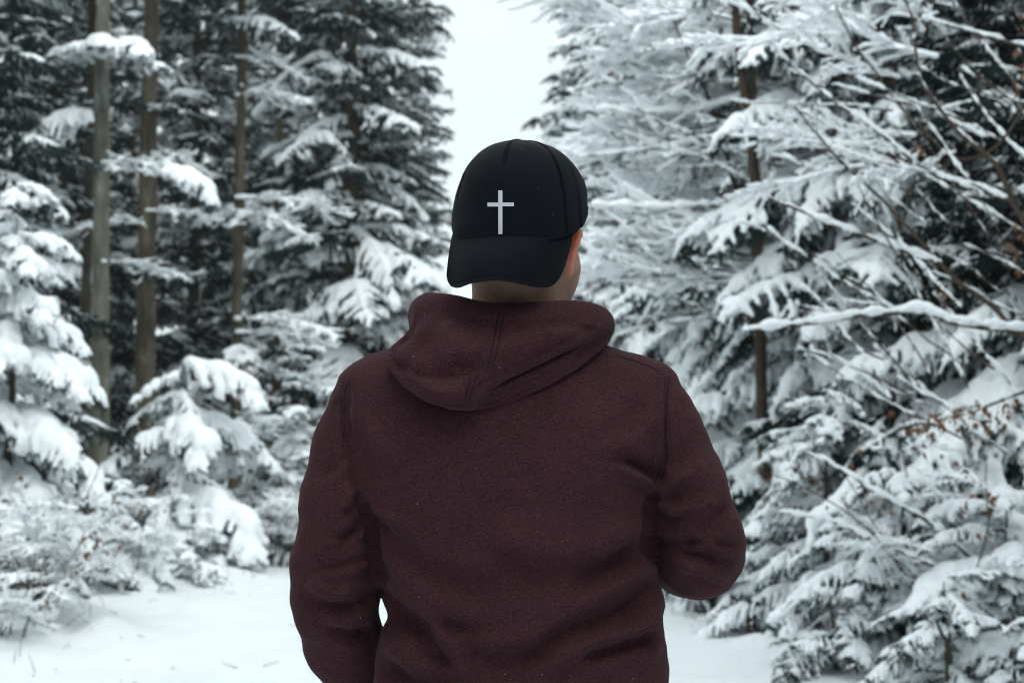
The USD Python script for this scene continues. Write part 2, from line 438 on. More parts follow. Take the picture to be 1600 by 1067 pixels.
def place_bough(tree, base, kind, loc, az, tilt, scale, roll=0.0, name='bough'):
    """A bough of a tree (loc relative to the tree's base), pointing along azimuth az (radians from +x)."""
    path, L = KINDS[kind]
    mid = np.array(loc) + np.array(base) + np.array([math.cos(az), math.sin(az), -0.25]) * L * scale * 0.55
    px, py = pix(mid)
    if mid[1] < 3.0 or not (-170 < px < 1770 and -230 < py < 1200):
        return
    x = UsdGeom.Xform.Define(stage, path_for(str(tree.GetPath()), name))
    m = trimesh.transformations.euler_matrix(roll, -tilt, az, 'sxyz')
    m[:3, :3] *= scale
    m[:3, 3] = loc
    x.AddTransformOp().Set(Gf.Matrix4d(*m.T.ravel().tolist()))
    x.GetPrim().GetReferences().AddInternalReference(path)
    x.GetPrim().SetInstanceable(True)

def trunk_mesh(height, r0, r1, rng, lean=(0, 0), sides=12):
    n = max(8, int(height / 0.35))
    z = np.linspace(-0.3, height, n)
    t = np.clip(z / height, 0, 1)
    x = lean[0] * t + 0.03 * np.sin(z * 0.7 + rng.uniform(0, 6)) * t
    y = lean[1] * t + 0.03 * np.sin(z * 0.6 + rng.uniform(0, 6)) * t
    r = r0 + (r1 - r0) * t + 0.35 * r0 * np.exp(-np.maximum(z, 0) / 0.25)
    v, f = tube(np.stack([x, y, z], 1), r, sides)
    v[:, :2] += (meshkit.noise(v * [9, 9, 2.5], 5)[:, None] - 0.5) * 0.03
    return (v, f), (x, y, z)

def conifer(label, px, Y, height, z0, R, kinds, trunk_r, seed, per=6, step=0.34, power=0.8, group=None, tilt=(0.35, -0.05), bark='bark', lean=(0, 0), name='spruce_tree', min_r=0.28, low=None, bias=None, upper=None):
    rng = np.random.default_rng(seed)
    x = (px - HALF_W) / FOCAL * Y
    base = (x, Y, gz(x, Y) - 0.02)
    t = thing(name, base, label, 'tree', group)
    tm, _ = trunk_mesh(height * (0.9 if height < 4 else 1.0), trunk_r, 0.015 if height > 4 else 0.003, rng, lean)
    part('trunk', tm, bark, t)
    z, k = z0, 0
    while z < height - 0.1:
        u = (height - z) / (height - z0)
        rz = max(min_r, R * u ** power)
        if low and u > 1 - low:
            rz *= 0.55 + 0.45 * (1 - u) / low
        n = max(3, int(round(per * (0.6 + 0.4 * u))))
        a0 = rng.uniform(0, 6.28)
        for b in range(n):
            ks = upper[1] if upper and z > upper[0] + rng.normal(0, 0.25) else kinds
            kind = ks[rng.integers(len(ks))]
            L = KINDS[kind][1]
            sc = (0.6 if ks is not kinds else 1.0) * float(np.clip(rz / L * rng.uniform(0.65, 1.35) * 1.05, 0.2, 1.7))
            zz = z + rng.uniform(-0.14, 0.14)
            th = min(zz / height, 1)
            place_bough(t, base, kind, (lean[0] * th, lean[1] * th, zz), a0 + b * 6.283 / n + rng.normal(0, 0.2) if bias is None or rng.uniform() > 0.75 else rng.normal(*bias),
                        tilt[1] + (tilt[0] - tilt[1]) * (1 - u) + rng.normal(0, 0.1), sc, rng.normal(0, 0.2))
        z += step * (0.55 + 0.45 * u) * rng.uniform(0.85, 1.15)
    return t, base

HEAVY, FAN, HANG, LIGHT, BARE, BEECH, SWEEP = ([f'{k}_{s}' for s in range(3)] for k in ('heavy', 'fan', 'hang', 'light', 'bare', 'beech', 'sweep'))

# ---- left side of the track
conifer('young spruce buried in thick snow at the left edge, nearest the camera on that side', 15, 11.0, 3.25, 0.25, 0.95, HEAVY, 0.05, 101, per=6, step=0.27, power=0.35, min_r=0.4, tilt=(0.1, 0.0))
t, b = conifer('spruce with a tall bare pale grey trunk behind the young snow-buried spruce', 158, 16.0, 15.0, 7.9, 1.8, FAN, 0.12, 102, bark='grey_bark', lean=(-0.15, 0))
for (px, py, Y, kind, az, tilt, sc) in ((165, 88, 15.9, 'heavy_0', -2.2, 0.25, 0.62), (175, 86, 15.9, 'heavy_1', -0.9, 0.25, 0.78), (170, 90, 15.9, 'fan_0', -0.2, 0.1, 0.62), (150, 92, 15.9, 'fan_1', -2.9, 0.05, 0.6), (170, 84, 15.9, 'heavy_2', -1.5, 0.3, 0.7),
                                   (160, 255, 15.9, 'bare_0', -0.1, 0.0, 0.8), (250, 262, 15.5, 'heavy_1', -0.25, -0.1, 0.72), (262, 262, 15.5, 'heavy_2', -1.1, 0.0, 0.45), (160, 410, 15.9, 'bare_1', 0.3, 0.0, 0.7), (150, 180, 15.9, 'heavy_0', -2.7, -0.1, 0.85)):
    place_bough(t, b, kind, at(px, py, Y) - np.array(b), az, tilt, sc)
t, b = conifer('spruce with a thick dark brown trunk, right of the pale grey trunk', 226, 18.5, 17.0, 8.4, 2.0, FAN + LIGHT, 0.15, 103)
for k, (py, az, kind) in enumerate(((150, -2.6, 'light_0'), (165, -0.6, 'light_1'), (240, 0.2, 'bare_0'), (330, -0.3, 'bare_2'), (350, -2.4, 'bare_1'), (420, -1.0, 'light_2'))):
    place_bough(t, b, kind, at(226, py, 18.4) - np.array(b), az, 0.0, 0.7)
t, b = conifer('slim dark trunk half hidden just left of the pale grey trunk', 131, 20.0, 15.0, 8.2, 1.5, FAN + LIGHT, 0.09, 104)
t, b = conifer('spruce with a slender mossy trunk and bare snowy twigs, mid-way across the left wood', 369, 19.5, 16.0, 8.2, 1.7, FAN + LIGHT, 0.095, 105)
for k, (py, az, kind, sc) in enumerate(((90, 0.1, 'bare_0', 0.8), (150, -0.3, 'bare_1', 0.9), (250, -2.9, 'light_0', 0.6), (310, -0.15, 'bare_2', 1.15), (340, -0.5, 'bare_0', 1.0), (500, -0.3, 'bare_1', 1.2), (520, -0.1, 'bare_2', 1.0), (600, -2.9, 'bare_0', 0.8), (540, -1.2, 'fan_1', 0.8), (420, -2.6, 'light_1', 0.7), (30, -0.6, 'fan_2', 0.9))):
    place_bough(t, b, kind, at(369, py, 19.4) - np.array(b), az, 0.0, sc)
t, b = conifer('spruce with a thin dark trunk standing behind the mossy slender trunk', 433, 24.0, 16.0, 8.8, 1.9, FAN + LIGHT, 0.11, 106)
for k, (py, az) in enumerate(((260, -0.2), (330, -2.8), (400, -0.6), (480, -2.2), (560, -0.3))):
    place_bough(t, b, ('light_0', 'bare_1', 'bare_2', 'light_1', 'bare_0')[k], at(433, py, 24) - np.array(b), az, 0.0, 1.0)
conifer('tall snowy spruce at the left edge of the sky gap', 545, 22.0, 17.0, 0.5, 2.15, FAN + LIGHT + ['fan_0', 'hang_0'], 0.16, 107, power=0.75, step=0.4)
conifer('young spruce with arching snowy boughs between the grey and mossy trunks', 262, 15.3, 2.3, 0.3, 1.2, ['sweep_0', 'sweep_1', 'hang_1', 'sweep_2', 'heavy_1'], 0.06, 108, per=5, power=0.12, step=0.4, min_r=1.0, tilt=(-0.05, -0.1), lean=(0.15, 0.1))
conifer('small snow-laden spruce behind the man, left of his shoulder', 480, 17.0, 2.5, 0.2, 0.95, FAN + BARE, 0.05, 109, power=0.6, step=0.25)
conifer('low spruce under the mossy trunk, white twigs reaching over the track', 400, 16.5, 2.0, 0.15, 0.9, BARE + FAN, 0.045, 110, power=0.6, step=0.25)
for k, (px, Y, h, sc) in enumerate(((232, 13.0, 0.55, 0.42), (300, 13.6, 0.5, 0.4), (345, 14.8, 0.5, 0.36), (95, 12.0, 1.0, 0.65), (180, 12.6, 0.9, 0.55), (20, 10.4, 0.8, 0.6))):
    conifer(('tiny snow-capped spruce seedling in the open snow, foremost of the left edge', 'tiny spruce seedling beside the foremost one, slightly farther back', 'lowest white seedling at the far end of the left verge', 'waist-high seedling crushed by snow under the young spruce', 'seedling with brown stem below the pale grey trunk', 'snow-covered seedling at the left frame edge, beside the snow bank')[k],
            px, Y, h, 0.06, sc, HEAVY + FAN, 0.015, 120 + k, per=5, step=0.13, power=0.6, min_r=0.15, name='spruce_seedling')
FARL = 'spruces in the dense wood left of the track'
DEEP_L = 'dark snow-dusted spruce deep in the wood left of the track'
for k, (px, Y, h, r, lab) in enumerate(((90, 24, 15, 2.0, ''), (300, 26, 16, 2.0, ''), (-60, 19, 14, 2.0, 'snow-dusted spruce at the left frame edge, above and behind the snow-buried young spruce'), (480, 30, 17, 2.2, ''), (598, 33, 17, 1.8, 'hazy spruce left of the cap, second tree back from the sky gap'), (640, 44, 19, 1.7, 'farthest pale spruce at the left rim of the sky gap'), (200, 33, 17, 2.4, ''), (390, 36, 18, 2.4, ''), (20, 31, 16, 2.4, ''), (540, 42, 18, 2.6, ''), (-40, 14.5, 11, 1.3, 'spruce in the top left corner reaching in with white boughs'))):
    conifer(lab or DEEP_L, px, Y, h, 0.6, r, LIGHT + ['fan_0'], 0.14, 130 + k, step=0.5, power=0.5, group=None if lab else FARL)

# ---- right side of the track
conifer('big spruce at the right frame edge, snowy boughs hanging to the ground', 1640, 10.6, 12.0, 0.25, 2.1, SWEEP + ['hang_0', 'light_0'], 0.14, 201, power=0.3, step=0.27, per=8, tilt=(0.2, 0.05), bias=(3.5, 0.6), upper=(2.3, LIGHT))
conifer('snowy spruce right of the man, second from the frame edge', 1400, 12.0, 11.0, 0.3, 1.9, SWEEP + ['hang_1', 'hang_2', 'fan_2'], 0.12, 202, power=0.35, step=0.27, per=8, tilt=(0.2, 0.05), bias=(3.55, 0.6))
conifer('snowy spruce just behind the raised elbow of the man', 1190, 15.5, 12.0, 0.3, 1.8, SWEEP + ['hang_2', 'heavy_2'], 0.12, 203, power=0.4, step=0.3, per=7, bias=(3.5, 0.7))
conifer('snowy spruce behind the right shoulder of the man', 1010, 23.0, 14.0, 0.4, 1.7, FAN + HANG, 0.13, 204, power=0.45, step=0.4)
conifer('snowy spruce at the right edge of the sky gap', 948, 32.0, 16.0, 0.4, 2.0, FAN + HEAVY, 0.14, 205, power=0.45, step=0.45)
conifer('low young spruce by the track under the big right-hand spruce', 1290, 9.8, 1.7, 0.12, 0.85, SWEEP + HANG, 0.03, 206, power=0.35, step=0.2, min_r=0.4, bias=(3.5, 0.8))
conifer('young spruce half buried in snow at the bottom right corner', 1560, 8.0, 1.05, 0.1, 0.8, SWEEP + HEAVY, 0.03, 207, power=0.4, step=0.16, min_r=0.35)
conifer('low spruce bending over the track edge, left neighbour of the bottom right corner spruce', 1400, 8.7, 1.25, 0.1, 0.85, SWEEP + HANG, 0.03, 209, power=0.35, step=0.17, min_r=0.4, bias=(3.5, 0.8))
conifer('snow-capped seedling right on the bottom frame edge, between the two low corner spruces', 1475, 7.5, 0.62, 0.05, 0.55, SWEEP + FAN, 0.02, 210, power=0.4, step=0.13, min_r=0.25, name='spruce_seedling')
conifer('snow-bent seedling cut by the right end of the bottom frame edge', 1610, 7.3, 0.6, 0.05, 0.5, HEAVY + FAN, 0.02, 211, power=0.4, step=0.13, min_r=0.25, name='spruce_seedling')
conifer('sprawling low seedling at the right verge, between track and low spruces', 1300, 8.4, 0.5, 0.04, 0.5, SWEEP + FAN, 0.02, 212, power=0.4, step=0.12, min_r=0.22, name='spruce_seedling')
conifer('frosted little spruce at the edge of the track, right of the hem of the hoodie', 1165, 9.9, 0.42, 0.05, 0.33, LIGHT + BARE, 0.012, 208, power=0.6, step=0.12, min_r=0.12, name='spruce_seedling')
FARR = 'spruces in the dense wood right of the track'
DEEP_R = 'dark snow-dusted spruce deep in the wood right of the track'
for k, (px, Y, h, r, lab) in enumerate(((1480, 16, 13, 1.8, 'dark shaded spruce between the two big right-hand spruces'), (1260, 21, 14, 1.8, ''), (1130, 29, 16, 2.0, ''), (1660, 13.5, 12, 1.5, 'dark spruce in the top right corner behind the leaning beech'), (1400, 26, 16, 2.2, ''), (1040, 40, 17, 2.0, 'pale far spruce above the right side of the cap, behind the beech twigs'), (1580, 22, 14, 2.2, ''), (1250, 36, 17, 2.6, ''))):
    conifer(lab or DEEP_R, px, Y, h, 0.6, r, LIGHT + FAN, 0.14, 230 + k, step=0.5, power=0.5, group=None if lab else FARR)

# ---- the same wood goes on beside and behind the viewpoint, one mass of boughs
def wood_behind():
    rng = np.random.default_rng(900)
    inst = UsdGeom.PointInstancer.Define(stage, '/World/spruce_wood')
    tag(inst.GetPrim(), 'snowy spruce wood continuing along the track out of view', 'wood', None, 'stuff')
    names = FAN + LIGHT
    for nme in names:
        x = UsdGeom.Xform.Define(stage, f'/World/spruce_wood/boughs/{nme}')
        x.GetPrim().GetReferences().AddInternalReference(KINDS[nme][0])
        inst.CreatePrototypesRel().AddTarget(x.GetPath())
    P, Q, S, I = [], [], [], []
    for (x, y, h, R) in ((-4.2, 5.5, 13, 1.9), (-6.6, 8.5, 14, 2.1), (-8.6, 12.0, 15, 2.2), (-9.5, 17.0, 15, 2.4), (6.6, 8.0, 13, 2.0), (8.6, 12.0, 15, 2.2), (9.8, 17.0, 15, 2.4), (-4.6, 1.5, 14, 2.1), (-4.0, -2.5, 13, 2.0), (-5.0, -6.5, 15, 2.3), (-3.2, -10.0, 14, 2.2), (4.2, 5.0, 12, 1.9), (4.4, 1.0, 13, 2.0), (4.8, -3.2, 14, 2.2), (4.2, -7.2, 15, 2.2), (2.6, -11.0, 14, 2.3), (0.0, -13.5, 15, 2.4), (-6.5, -12.5, 15, 2.4), (6.0, -12.0, 15, 2.4)):
        z = 0.5
        while z < h - 0.3:
            u = (h - z) / h
            rz = max(0.3, R * u ** 0.6)
            a0 = rng.uniform(0, 6.28)
            for b in range(6):
                k = rng.integers(len(names))
                q = trimesh.transformations.quaternion_from_euler(rng.normal(0, .2), rng.normal(0, .1), a0 + b * 1.047 + rng.normal(0, .2), 'sxyz')
                P.append((x, y, z + rng.uniform(-.2, .2))); Q.append(q); S.append(rz / KINDS[names[k]][1] * rng.uniform(.9, 1.3)); I.append(int(k))
            z += 0.5
    inst.CreatePositionsAttr([Gf.Vec3f(*map(float, p)) for p in P])
    inst.CreateOrientationsAttr([Gf.Quath(*map(float, q)) for q in Q])
    inst.CreateScalesAttr([Gf.Vec3f(float(v)) for v in S])
    inst.CreateProtoIndicesAttr(I)
wood_behind()

# ---- beeches with snowy twigs in front of the right-hand spruces
def limb(t, base, pts, r0, r1, snow, seed, name='limb'):
    """A branch through the points, with the snow that lies along it as its child."""
    pts = np.asarray(pts, float)
    n = max(12, int(np.linalg.norm(np.diff(pts, axis=0), axis=1).sum() / 0.05))
    c = spline(pts, n) + (meshkit.fbm(np.stack([np.linspace(0, n * 0.12, n)] * 3, 1) + [[0, 7, 31]], 3, seed)[:, None] - 0.5) * 0.04
    rad = np.linspace(r0, r1, n)
    m = part(name, tube(c - np.array(base), rad, 7), 'twig_wood', t)
    if snow:
        q = spline(c, n * 3) - np.array(base)
        rr = np.interp(np.linspace(0, 1, len(q)), np.linspace(0, 1, n), rad)
        cl = meshkit.fbm(q * 15 + seed, 3, seed)
        R = snow * np.clip(-0.1 + 1.75 * cl, 0.35, 1.4)
        keep = cl > 0.24
        V, F = snow_field((q + np.array([0, 0, 1.0]) * (rr * 0.5 + R * 0.55)[:, None])[keep], R[keep], max(0.009, snow * 0.33))
        part('snow', (V + (meshkit.fbm(V * 38, 3, seed)[:, None] - 0.5) * 0.016, F), 'snow', m, kind='stuff')

def beech(label, stems, sprays, limbs, seed, twigs=(), leaf_spots=()):
    rng = np.random.default_rng(seed)
    f0 = at(*stems[0][0][0])
    base = np.array([f0[0], f0[1], gz(f0[0], f0[1])])
    t = thing('beech_tree', base, label, 'tree')
    for k, (pl, r0, r1, sn) in enumerate(stems):
        pts = np.array([at(*p) for p in pl])
        if k == 0:
            pts[0, 2] = base[2] - 0.2
        limb(t, base, pts, r0, r1, sn, seed + k, 'trunk')
    for k, (pl, r0, r1, sn) in enumerate(limbs):
        limb(t, base, np.array([at(*p) for p in pl]), r0, r1, sn, seed + 20 + k)
    for (px, py, Y, az, tilt, sc) in sprays:
        place_bough(t, base, BEECH[rng.integers(3)], at(px, py, Y) - base, az, tilt, sc, rng.normal(0, 0.12), name='spray')
    for k, (pl, r0, r1, sn) in enumerate(twigs):
        limb(t, base, np.array([at(*p) for p in pl]), r0, r1, sn, seed + 60 + k, name='thin_branch')
    for (c, wx, wy, n) in leaf_spots:
        pts = at(c[0] + rng.normal(0, wx * 0.5, 60), c[1] + rng.normal(0, wy * 0.5, 60), c[2] + rng.normal(0, 0.12, 60)) - base
        part('dry_leaves', leaves([pts], n, rng, 0.048), 'dry_leaf', t, False, kind='stuff')

rg = np.random.default_rng(77)
TWIGS_A, TWIGS_B = [], []
for k in range(64):                                   # thin level twigs fanning left and right from the two-stemmed beech
    py, left = rg.uniform(-10, 520), rg.uniform() < 0.7
    Y0, ln = 11.5 + rg.uniform(0.0, 0.5), rg.uniform(120, 330) * (1 if left else 0.8)
    slope, sg = rg.uniform(-0.45, 0.22), -1 if left else 1
    TWIGS_A.append(([(1182 + sg * ln * t, py + slope * ln * t + 14 * math.sin(3 * t + k) + (24 * t * t), Y0 + 0.5 * t) for t in (0, 0.3, 0.6, 1.0)], 0.008, 0.0035, rg.uniform(0.010, 0.017)))
for k in range(46):                                   # long thin twigs of the leaning beech, rising to the left
    x0, y0, Y0 = rg.uniform(1380, 1640), rg.uniform(120, 700), rg.uniform(7.7, 8.8)
    ln, a = rg.uniform(120, 300), math.radians(rg.uniform(8, 62))
    TWIGS_B.append(([(x0 - ln * t * math.cos(a), y0 - ln * t * math.sin(a) + 16 * math.sin(2.5 * t + k), Y0 + 0.3 * t) for t in (0, 0.3, 0.65, 1.0)], 0.006, 0.0025, rg.uniform(0.007, 0.014)))
spr = []
for k in range(21):
    py = rg.uniform(-20, 540)
    spr.append((1180 + rg.uniform(-25, 15) - 0.05 * (540 - py) * 0, py, 11.6 + rg.uniform(0.0, 0.7), math.pi + rg.uniform(-0.7, 0.12), rg.uniform(-0.25, 0.25), rg.uniform(0.75, 1.1)))
for k in range(12):
    spr.append((1190 + rg.uniform(-20, 20), rg.uniform(-20, 560), 11.8, rg.uniform(-0.2, 0.9), rg.uniform(-0.3, 0.3), rg.uniform(0.6, 0.95)))
for k in range(5):
    spr.append((1080 + 20 * k, 10 + 22 * k, 11.9, math.pi + rg.uniform(-0.2, 0.2), 0.02, 0.95 - 0.03 * k))
beech('beech with thin dark stems and level snowy twigs, right of the cap',
      [([(1205, 1000, 11.4), (1188, 560, 11.4), (1182, 330, 11.4), (1160, 120, 11.4), (1140, -60, 11.4)], 0.058, 0.034, 0.0),
       ([(1186, 520, 11.45), (1178, 250, 11.45), (1174, 100, 11.45), (1172, -60, 11.45)], 0.05, 0.032, 0.010)],
      spr,
      [([(1150, 300, 12.0), (1120, 190, 11.9), (1085, 100, 11.8), (1040, 10, 11.7)], 0.022, 0.010, 0.014),
       ([(1180, 450, 12.1), (1100, 425, 11.9), (1072, 398, 11.8), (1040, 340, 11.7)], 0.026, 0.010, 0.022),
       ([(1190, 330, 12.1), (1120, 322, 11.7), (1020, 325, 11.4), (930, 322, 11.2)], 0.022, 0.008, 0.028),
       ([(1180, 205, 12.1), (1100, 175, 11.9), (1000, 170, 11.8), (935, 172, 11.7)], 0.02, 0.008, 0.026),
       ([(1185, 215, 12.1), (1120, 215, 11.9), (1010, 235, 11.8), (900, 245, 11.7)], 0.018, 0.007, 0.020)], 301, TWIGS_A, [((960, 140, 11.8), 60, 70, 8), ((1080, 260, 11.8), 50, 60, 6)])
spr = []
for k in range(12):
    spr.append((rg.uniform(1300, 1480), rg.uniform(-20, 330), 9.3 + rg.uniform(-0.8, 0.6), math.pi + rg.uniform(-0.9, 0.9), rg.uniform(-0.1, 0.45), rg.uniform(0.4, 0.75)))
beech('leaning beech at the right, long thin dark branches crossing the spruces behind it',
      [([(1720, 1040, 7.74), (1660, 700, 7.74), (1640, 560, 7.74), (1655, 300, 7.74), (1660, -60, 7.74)], 0.045, 0.03, 0.0)],
      spr,
      [([(1640, 520, 7.74), (1500, 505, 7.74), (1430, 486, 7.83), (1360, 492, 7.92), (1225, 508, 8.10), (1165, 516, 8.19)], 0.018, 0.010, 0.024),
       ([(1640, 560, 7.83), (1560, 492, 7.92), (1470, 415, 8.01), (1400, 335, 8.10), (1315, 252, 8.19), (1240, 165, 8.28)], 0.016, 0.006, 0.008),
       ([(1655, 400, 7.65), (1590, 330, 7.74), (1560, 265, 7.74), (1500, 205, 7.83), (1465, 165, 7.92), (1435, 110, 7.92), (1425, 40, 8.01), (1385, -40, 8.01)], 0.017, 0.006, 0.010),
       ([(1580, 315, 7.83), (1520, 290, 8.01), (1455, 268, 8.10), (1370, 205, 8.19), (1310, 165, 8.28), (1250, 115, 8.37), (1195, 60, 8.46)], 0.013, 0.005, 0.014),
       ([(1470, 410, 8.01), (1390, 385, 8.10), (1300, 350, 8.19), (1200, 310, 8.37)], 0.014, 0.008, 0.018),
       ([(1640, 80, 7.74), (1570, 65, 7.83), (1500, 45, 7.92), (1445, 30, 8.01)], 0.012, 0.006, 0.016),
       ([(1640, 40, 8.01), (1510, 250, 8.28), (1430, 190, 8.46), (1330, 60, 8.55), (1290, -30, 8.55)], 0.010, 0.005, 0.006),
       ([(1560, 905, 7.92), (1480, 840, 7.92), (1380, 772, 7.92), (1300, 725, 8.01), (1262, 705, 8.10)], 0.014, 0.006, 0.016),
       ([(1460, 880, 7.92), (1380, 850, 8.01), (1300, 815, 8.10), (1220, 800, 8.19)], 0.011, 0.005, 0.017),
       ([(1640, 600, 7.74), (1570, 625, 7.74), (1500, 650, 7.83), (1420, 665, 7.92)], 0.010, 0.004, 0.012)], 302, TWIGS_B, [((1500, 650, 7.75), 90, 30, 70), ((1440, 668, 7.8), 30, 10, 25), ((1560, 640, 7.7), 50, 18, 35), ((1590, 385, 7.7), 18, 50, 22), ((1592, 90, 7.8), 14, 60, 16), ((1545, 780, 7.8), 45, 20, 16), ((1470, 445, 7.9), 10, 12, 6), ((1440, 232, 8.0), 10, 10, 6)])

def leafy_shrub(label, px, Y, height, n, seed, nl, spread=0.5):
    """A bush of thin upright stems with snow on them and a few dry brown leaves."""
    rng = np.random.default_rng(seed)
    x = (px - HALF_W) / FOCAL * Y
    base = np.array([x, Y, gz(x, Y)])
    t = thing('beech_shrub', base, label, 'shrub')
    lines = []
    for k in range(n):
        a = rng.uniform(0, 6.28)
        d = unit(np.array([math.cos(a) * spread, math.sin(a) * spread, 1.0]))
        l = grow((rng.normal(0, 0.06), rng.normal(0, 0.06), -0.05), d, height * rng.uniform(0.6, 1.1), 0.05, 0.35, rng, 0.25)
        lines.append(l)
        part('stem', tube(l, np.linspace(0.008, 0.003, len(l)), 5), 'twig_wood', t)
        for q in range(3):
            kk = rng.integers(len(l) // 3, len(l) - 1)
            place_bough(t, base, BARE[rng.integers(3)], l[kk], rng.uniform(0, 6.28), rng.uniform(0, 0.5), rng.uniform(0.22, 0.4), name='twig')
    part('dry_leaves', leaves([l[len(l) // 4:] + rng.normal(0, 0.12, 3) for l in lines * 3], nl, rng, 0.055), 'dry_leaf', t, False, kind='stuff')

leafy_shrub('snowy beech shrub with dry brown leaves at the left edge below the young spruce', 60, 10.1, 1.3, 10, 401, 190, 0.6)
leafy_shrub('bare snow-dusted shrub in the verge behind the left elbow of the man', 440, 15.5, 1.6, 9, 402, 22)
leafy_shrub('thin frosted shrub on the verge between the seedlings and the pale grey trunk', 215, 12.6, 1.1, 6, 403, 6)
leafy_shrub('beech shrub with rust-brown leaves in front of the big spruce at the right edge', 1490, 8.1, 1.6, 7, 404, 110, 0.35)
leafy_shrub('wispy dry shrub poking out of the snow in the lower left corner', 15, 9.2, 0.55, 5, 405, 6, 0.4)

def weeds():
    rng = np.random.default_rng(555)
    out = []
    for px, py, n in ((30, 985, 14), (90, 1000, 10), (150, 975, 8), (330, 905, 14), (390, 895, 12), (430, 890, 10), (20, 1040, 8), (1085, 960, 10), (1180, 1005, 16), (1230, 1020, 14), (1130, 985, 10), (1290, 1045, 8)):
        for _ in range(n):
            Y = CAM_Z * FOCAL / (py - HORIZON) * rng.uniform(0.93, 1.07)
            x = (px + rng.normal(0, 30) - HALF_W) / FOCAL * Y
            d = unit(np.array([rng.normal(0, 0.5), rng.normal(0, 0.5), 1.0]))
            l = grow((x, Y, gz(x, Y) - 0.03), d, rng.uniform(0.08, 0.28), 0.03, 1.6, rng, 0.4)
            out.append(tube(l, np.linspace(0.003, 0.0012, len(l)), 4, False))
    m = part('dry_grass', join(out), 'straw', '/World')
    tag(m.GetPrim(), 'thin dry grass stalks poking through the snow along the verges', 'grass', None, 'stuff')
noisy('straw', [(0.3, (0.10, 0.075, 0.045)), (0.7, (0.22, 0.17, 0.11))], freq=20)
weeds()

def debris():
    rng = np.random.default_rng(556)
    out = []
    for _ in range(55):
        side = -1 if rng.uniform() < 0.6 else 1
        y = rng.uniform(7.0, 14.5)
        x = side * (1.4 + abs(rng.normal(0, 0.16)) * y * 0.55 + 0.12 * y * rng.uniform())
        d = unit(np.array([rng.normal(), rng.normal(), rng.normal(0, 0.15)]))
        l = grow((x, y, gz(x, y) + 0.006), d, rng.uniform(0.02, 0.12), 0.02, 0.0, rng, 0.5)
        out.append(tube(l, np.linspace(0.0028, 0.0012, len(l)), 4, False))
    m = part('fallen_twigs', join(out), 'twig_wood', '/World')
    tag(m.GetPrim(), 'small dark twigs and needles fallen on the snow under the trees', 'twigs', None, 'stuff')
debris()

# ------------------------------------------------------------------ the man
look('hoodie_cloth', {
    'g': ('geometry', {}), 'm': ('mapping', {'scale': (1, 1, 5.0)}), 'm2': ('mapping', {'scale': (1, 1, 2.2)}),
    'n': ('noise_texture', {'scale': 185, 'detail': 4, 'roughness': 0.7}), 'n1': ('noise_texture', {'scale': 420, 'detail': 2}), 'n2': ('noise_texture', {'scale': 7, 'detail': 2}),
    'r': ('rgb_ramp', {'ramp': [(0.27, (0.0150, 0.0066, 0.0082)), (0.48, (0.039, 0.0158, 0.0190)), (0.73, (0.098, 0.042, 0.048))]}),
    'w': ('map_range', {'from_min': 0.3, 'from_max': 0.7, 'to_min': 0.86, 'to_max': 1.14}),
    'mx': ('math', {'math_type': 'multiply_add', 'value2': 0.45}), 'sc': ('vector_math', {'math_type': 'scale'}), 'half': ('math', {'math_type': 'multiply', 'value2': 0.55}),
    'v': ('voronoi_texture', {'scale': 95}), 'lint': ('math', {'math_type': 'less_than', 'value2': 0.055}), 'lw': ('white_noise_texture', {}), 'lsel': ('math', {'math_type': 'greater_than', 'value2': 0.93}), 'lm': ('math', {'math_type': 'multiply'}),
    'mix': ('mix_color', {'blend_type': 'mix', 'b': (0.5, 0.45, 0.45)}),
    'b': ('bump', {'strength': 0.55, 'distance': 0.0016}),
    'p': ('principled_bsdf', {'roughness': 0.95, 'specular_ior_level': 0.05, 'sheen_weight': 0.055, 'sheen_roughness': 0.35, 'sheen_tint': (0.9, 0.75, 0.8)})},
    [('g.position', 'm.vector'), ('g.position', 'm2.vector'), ('m.vector', 'n.vector'), ('m2.vector', 'n1.vector'), ('g.position', 'n2.vector'),
     ('n1.fac', 'half.value1'), ('n.fac', 'mx.value1'), ('half.value', 'mx.value3'), ('mx.value', 'r.fac'), ('n2.fac', 'w.value'), ('r.color', 'sc.vector1'), ('w.result', 'sc.scale'),
     ('g.position', 'v.vector'), ('v.distance', 'lint.value1'), ('v.position', 'lw.vector'), ('lw.value', 'lsel.value1'), ('lint.value', 'lm.value1'), ('lsel.value', 'lm.value2'),
     ('sc.vector', 'mix.a'), ('lm.value', 'mix.fac'), ('mix.result', 'p.base_color'), ('n1.fac', 'b.height'), ('b.normal', 'p.normal')], 'p.BSDF')
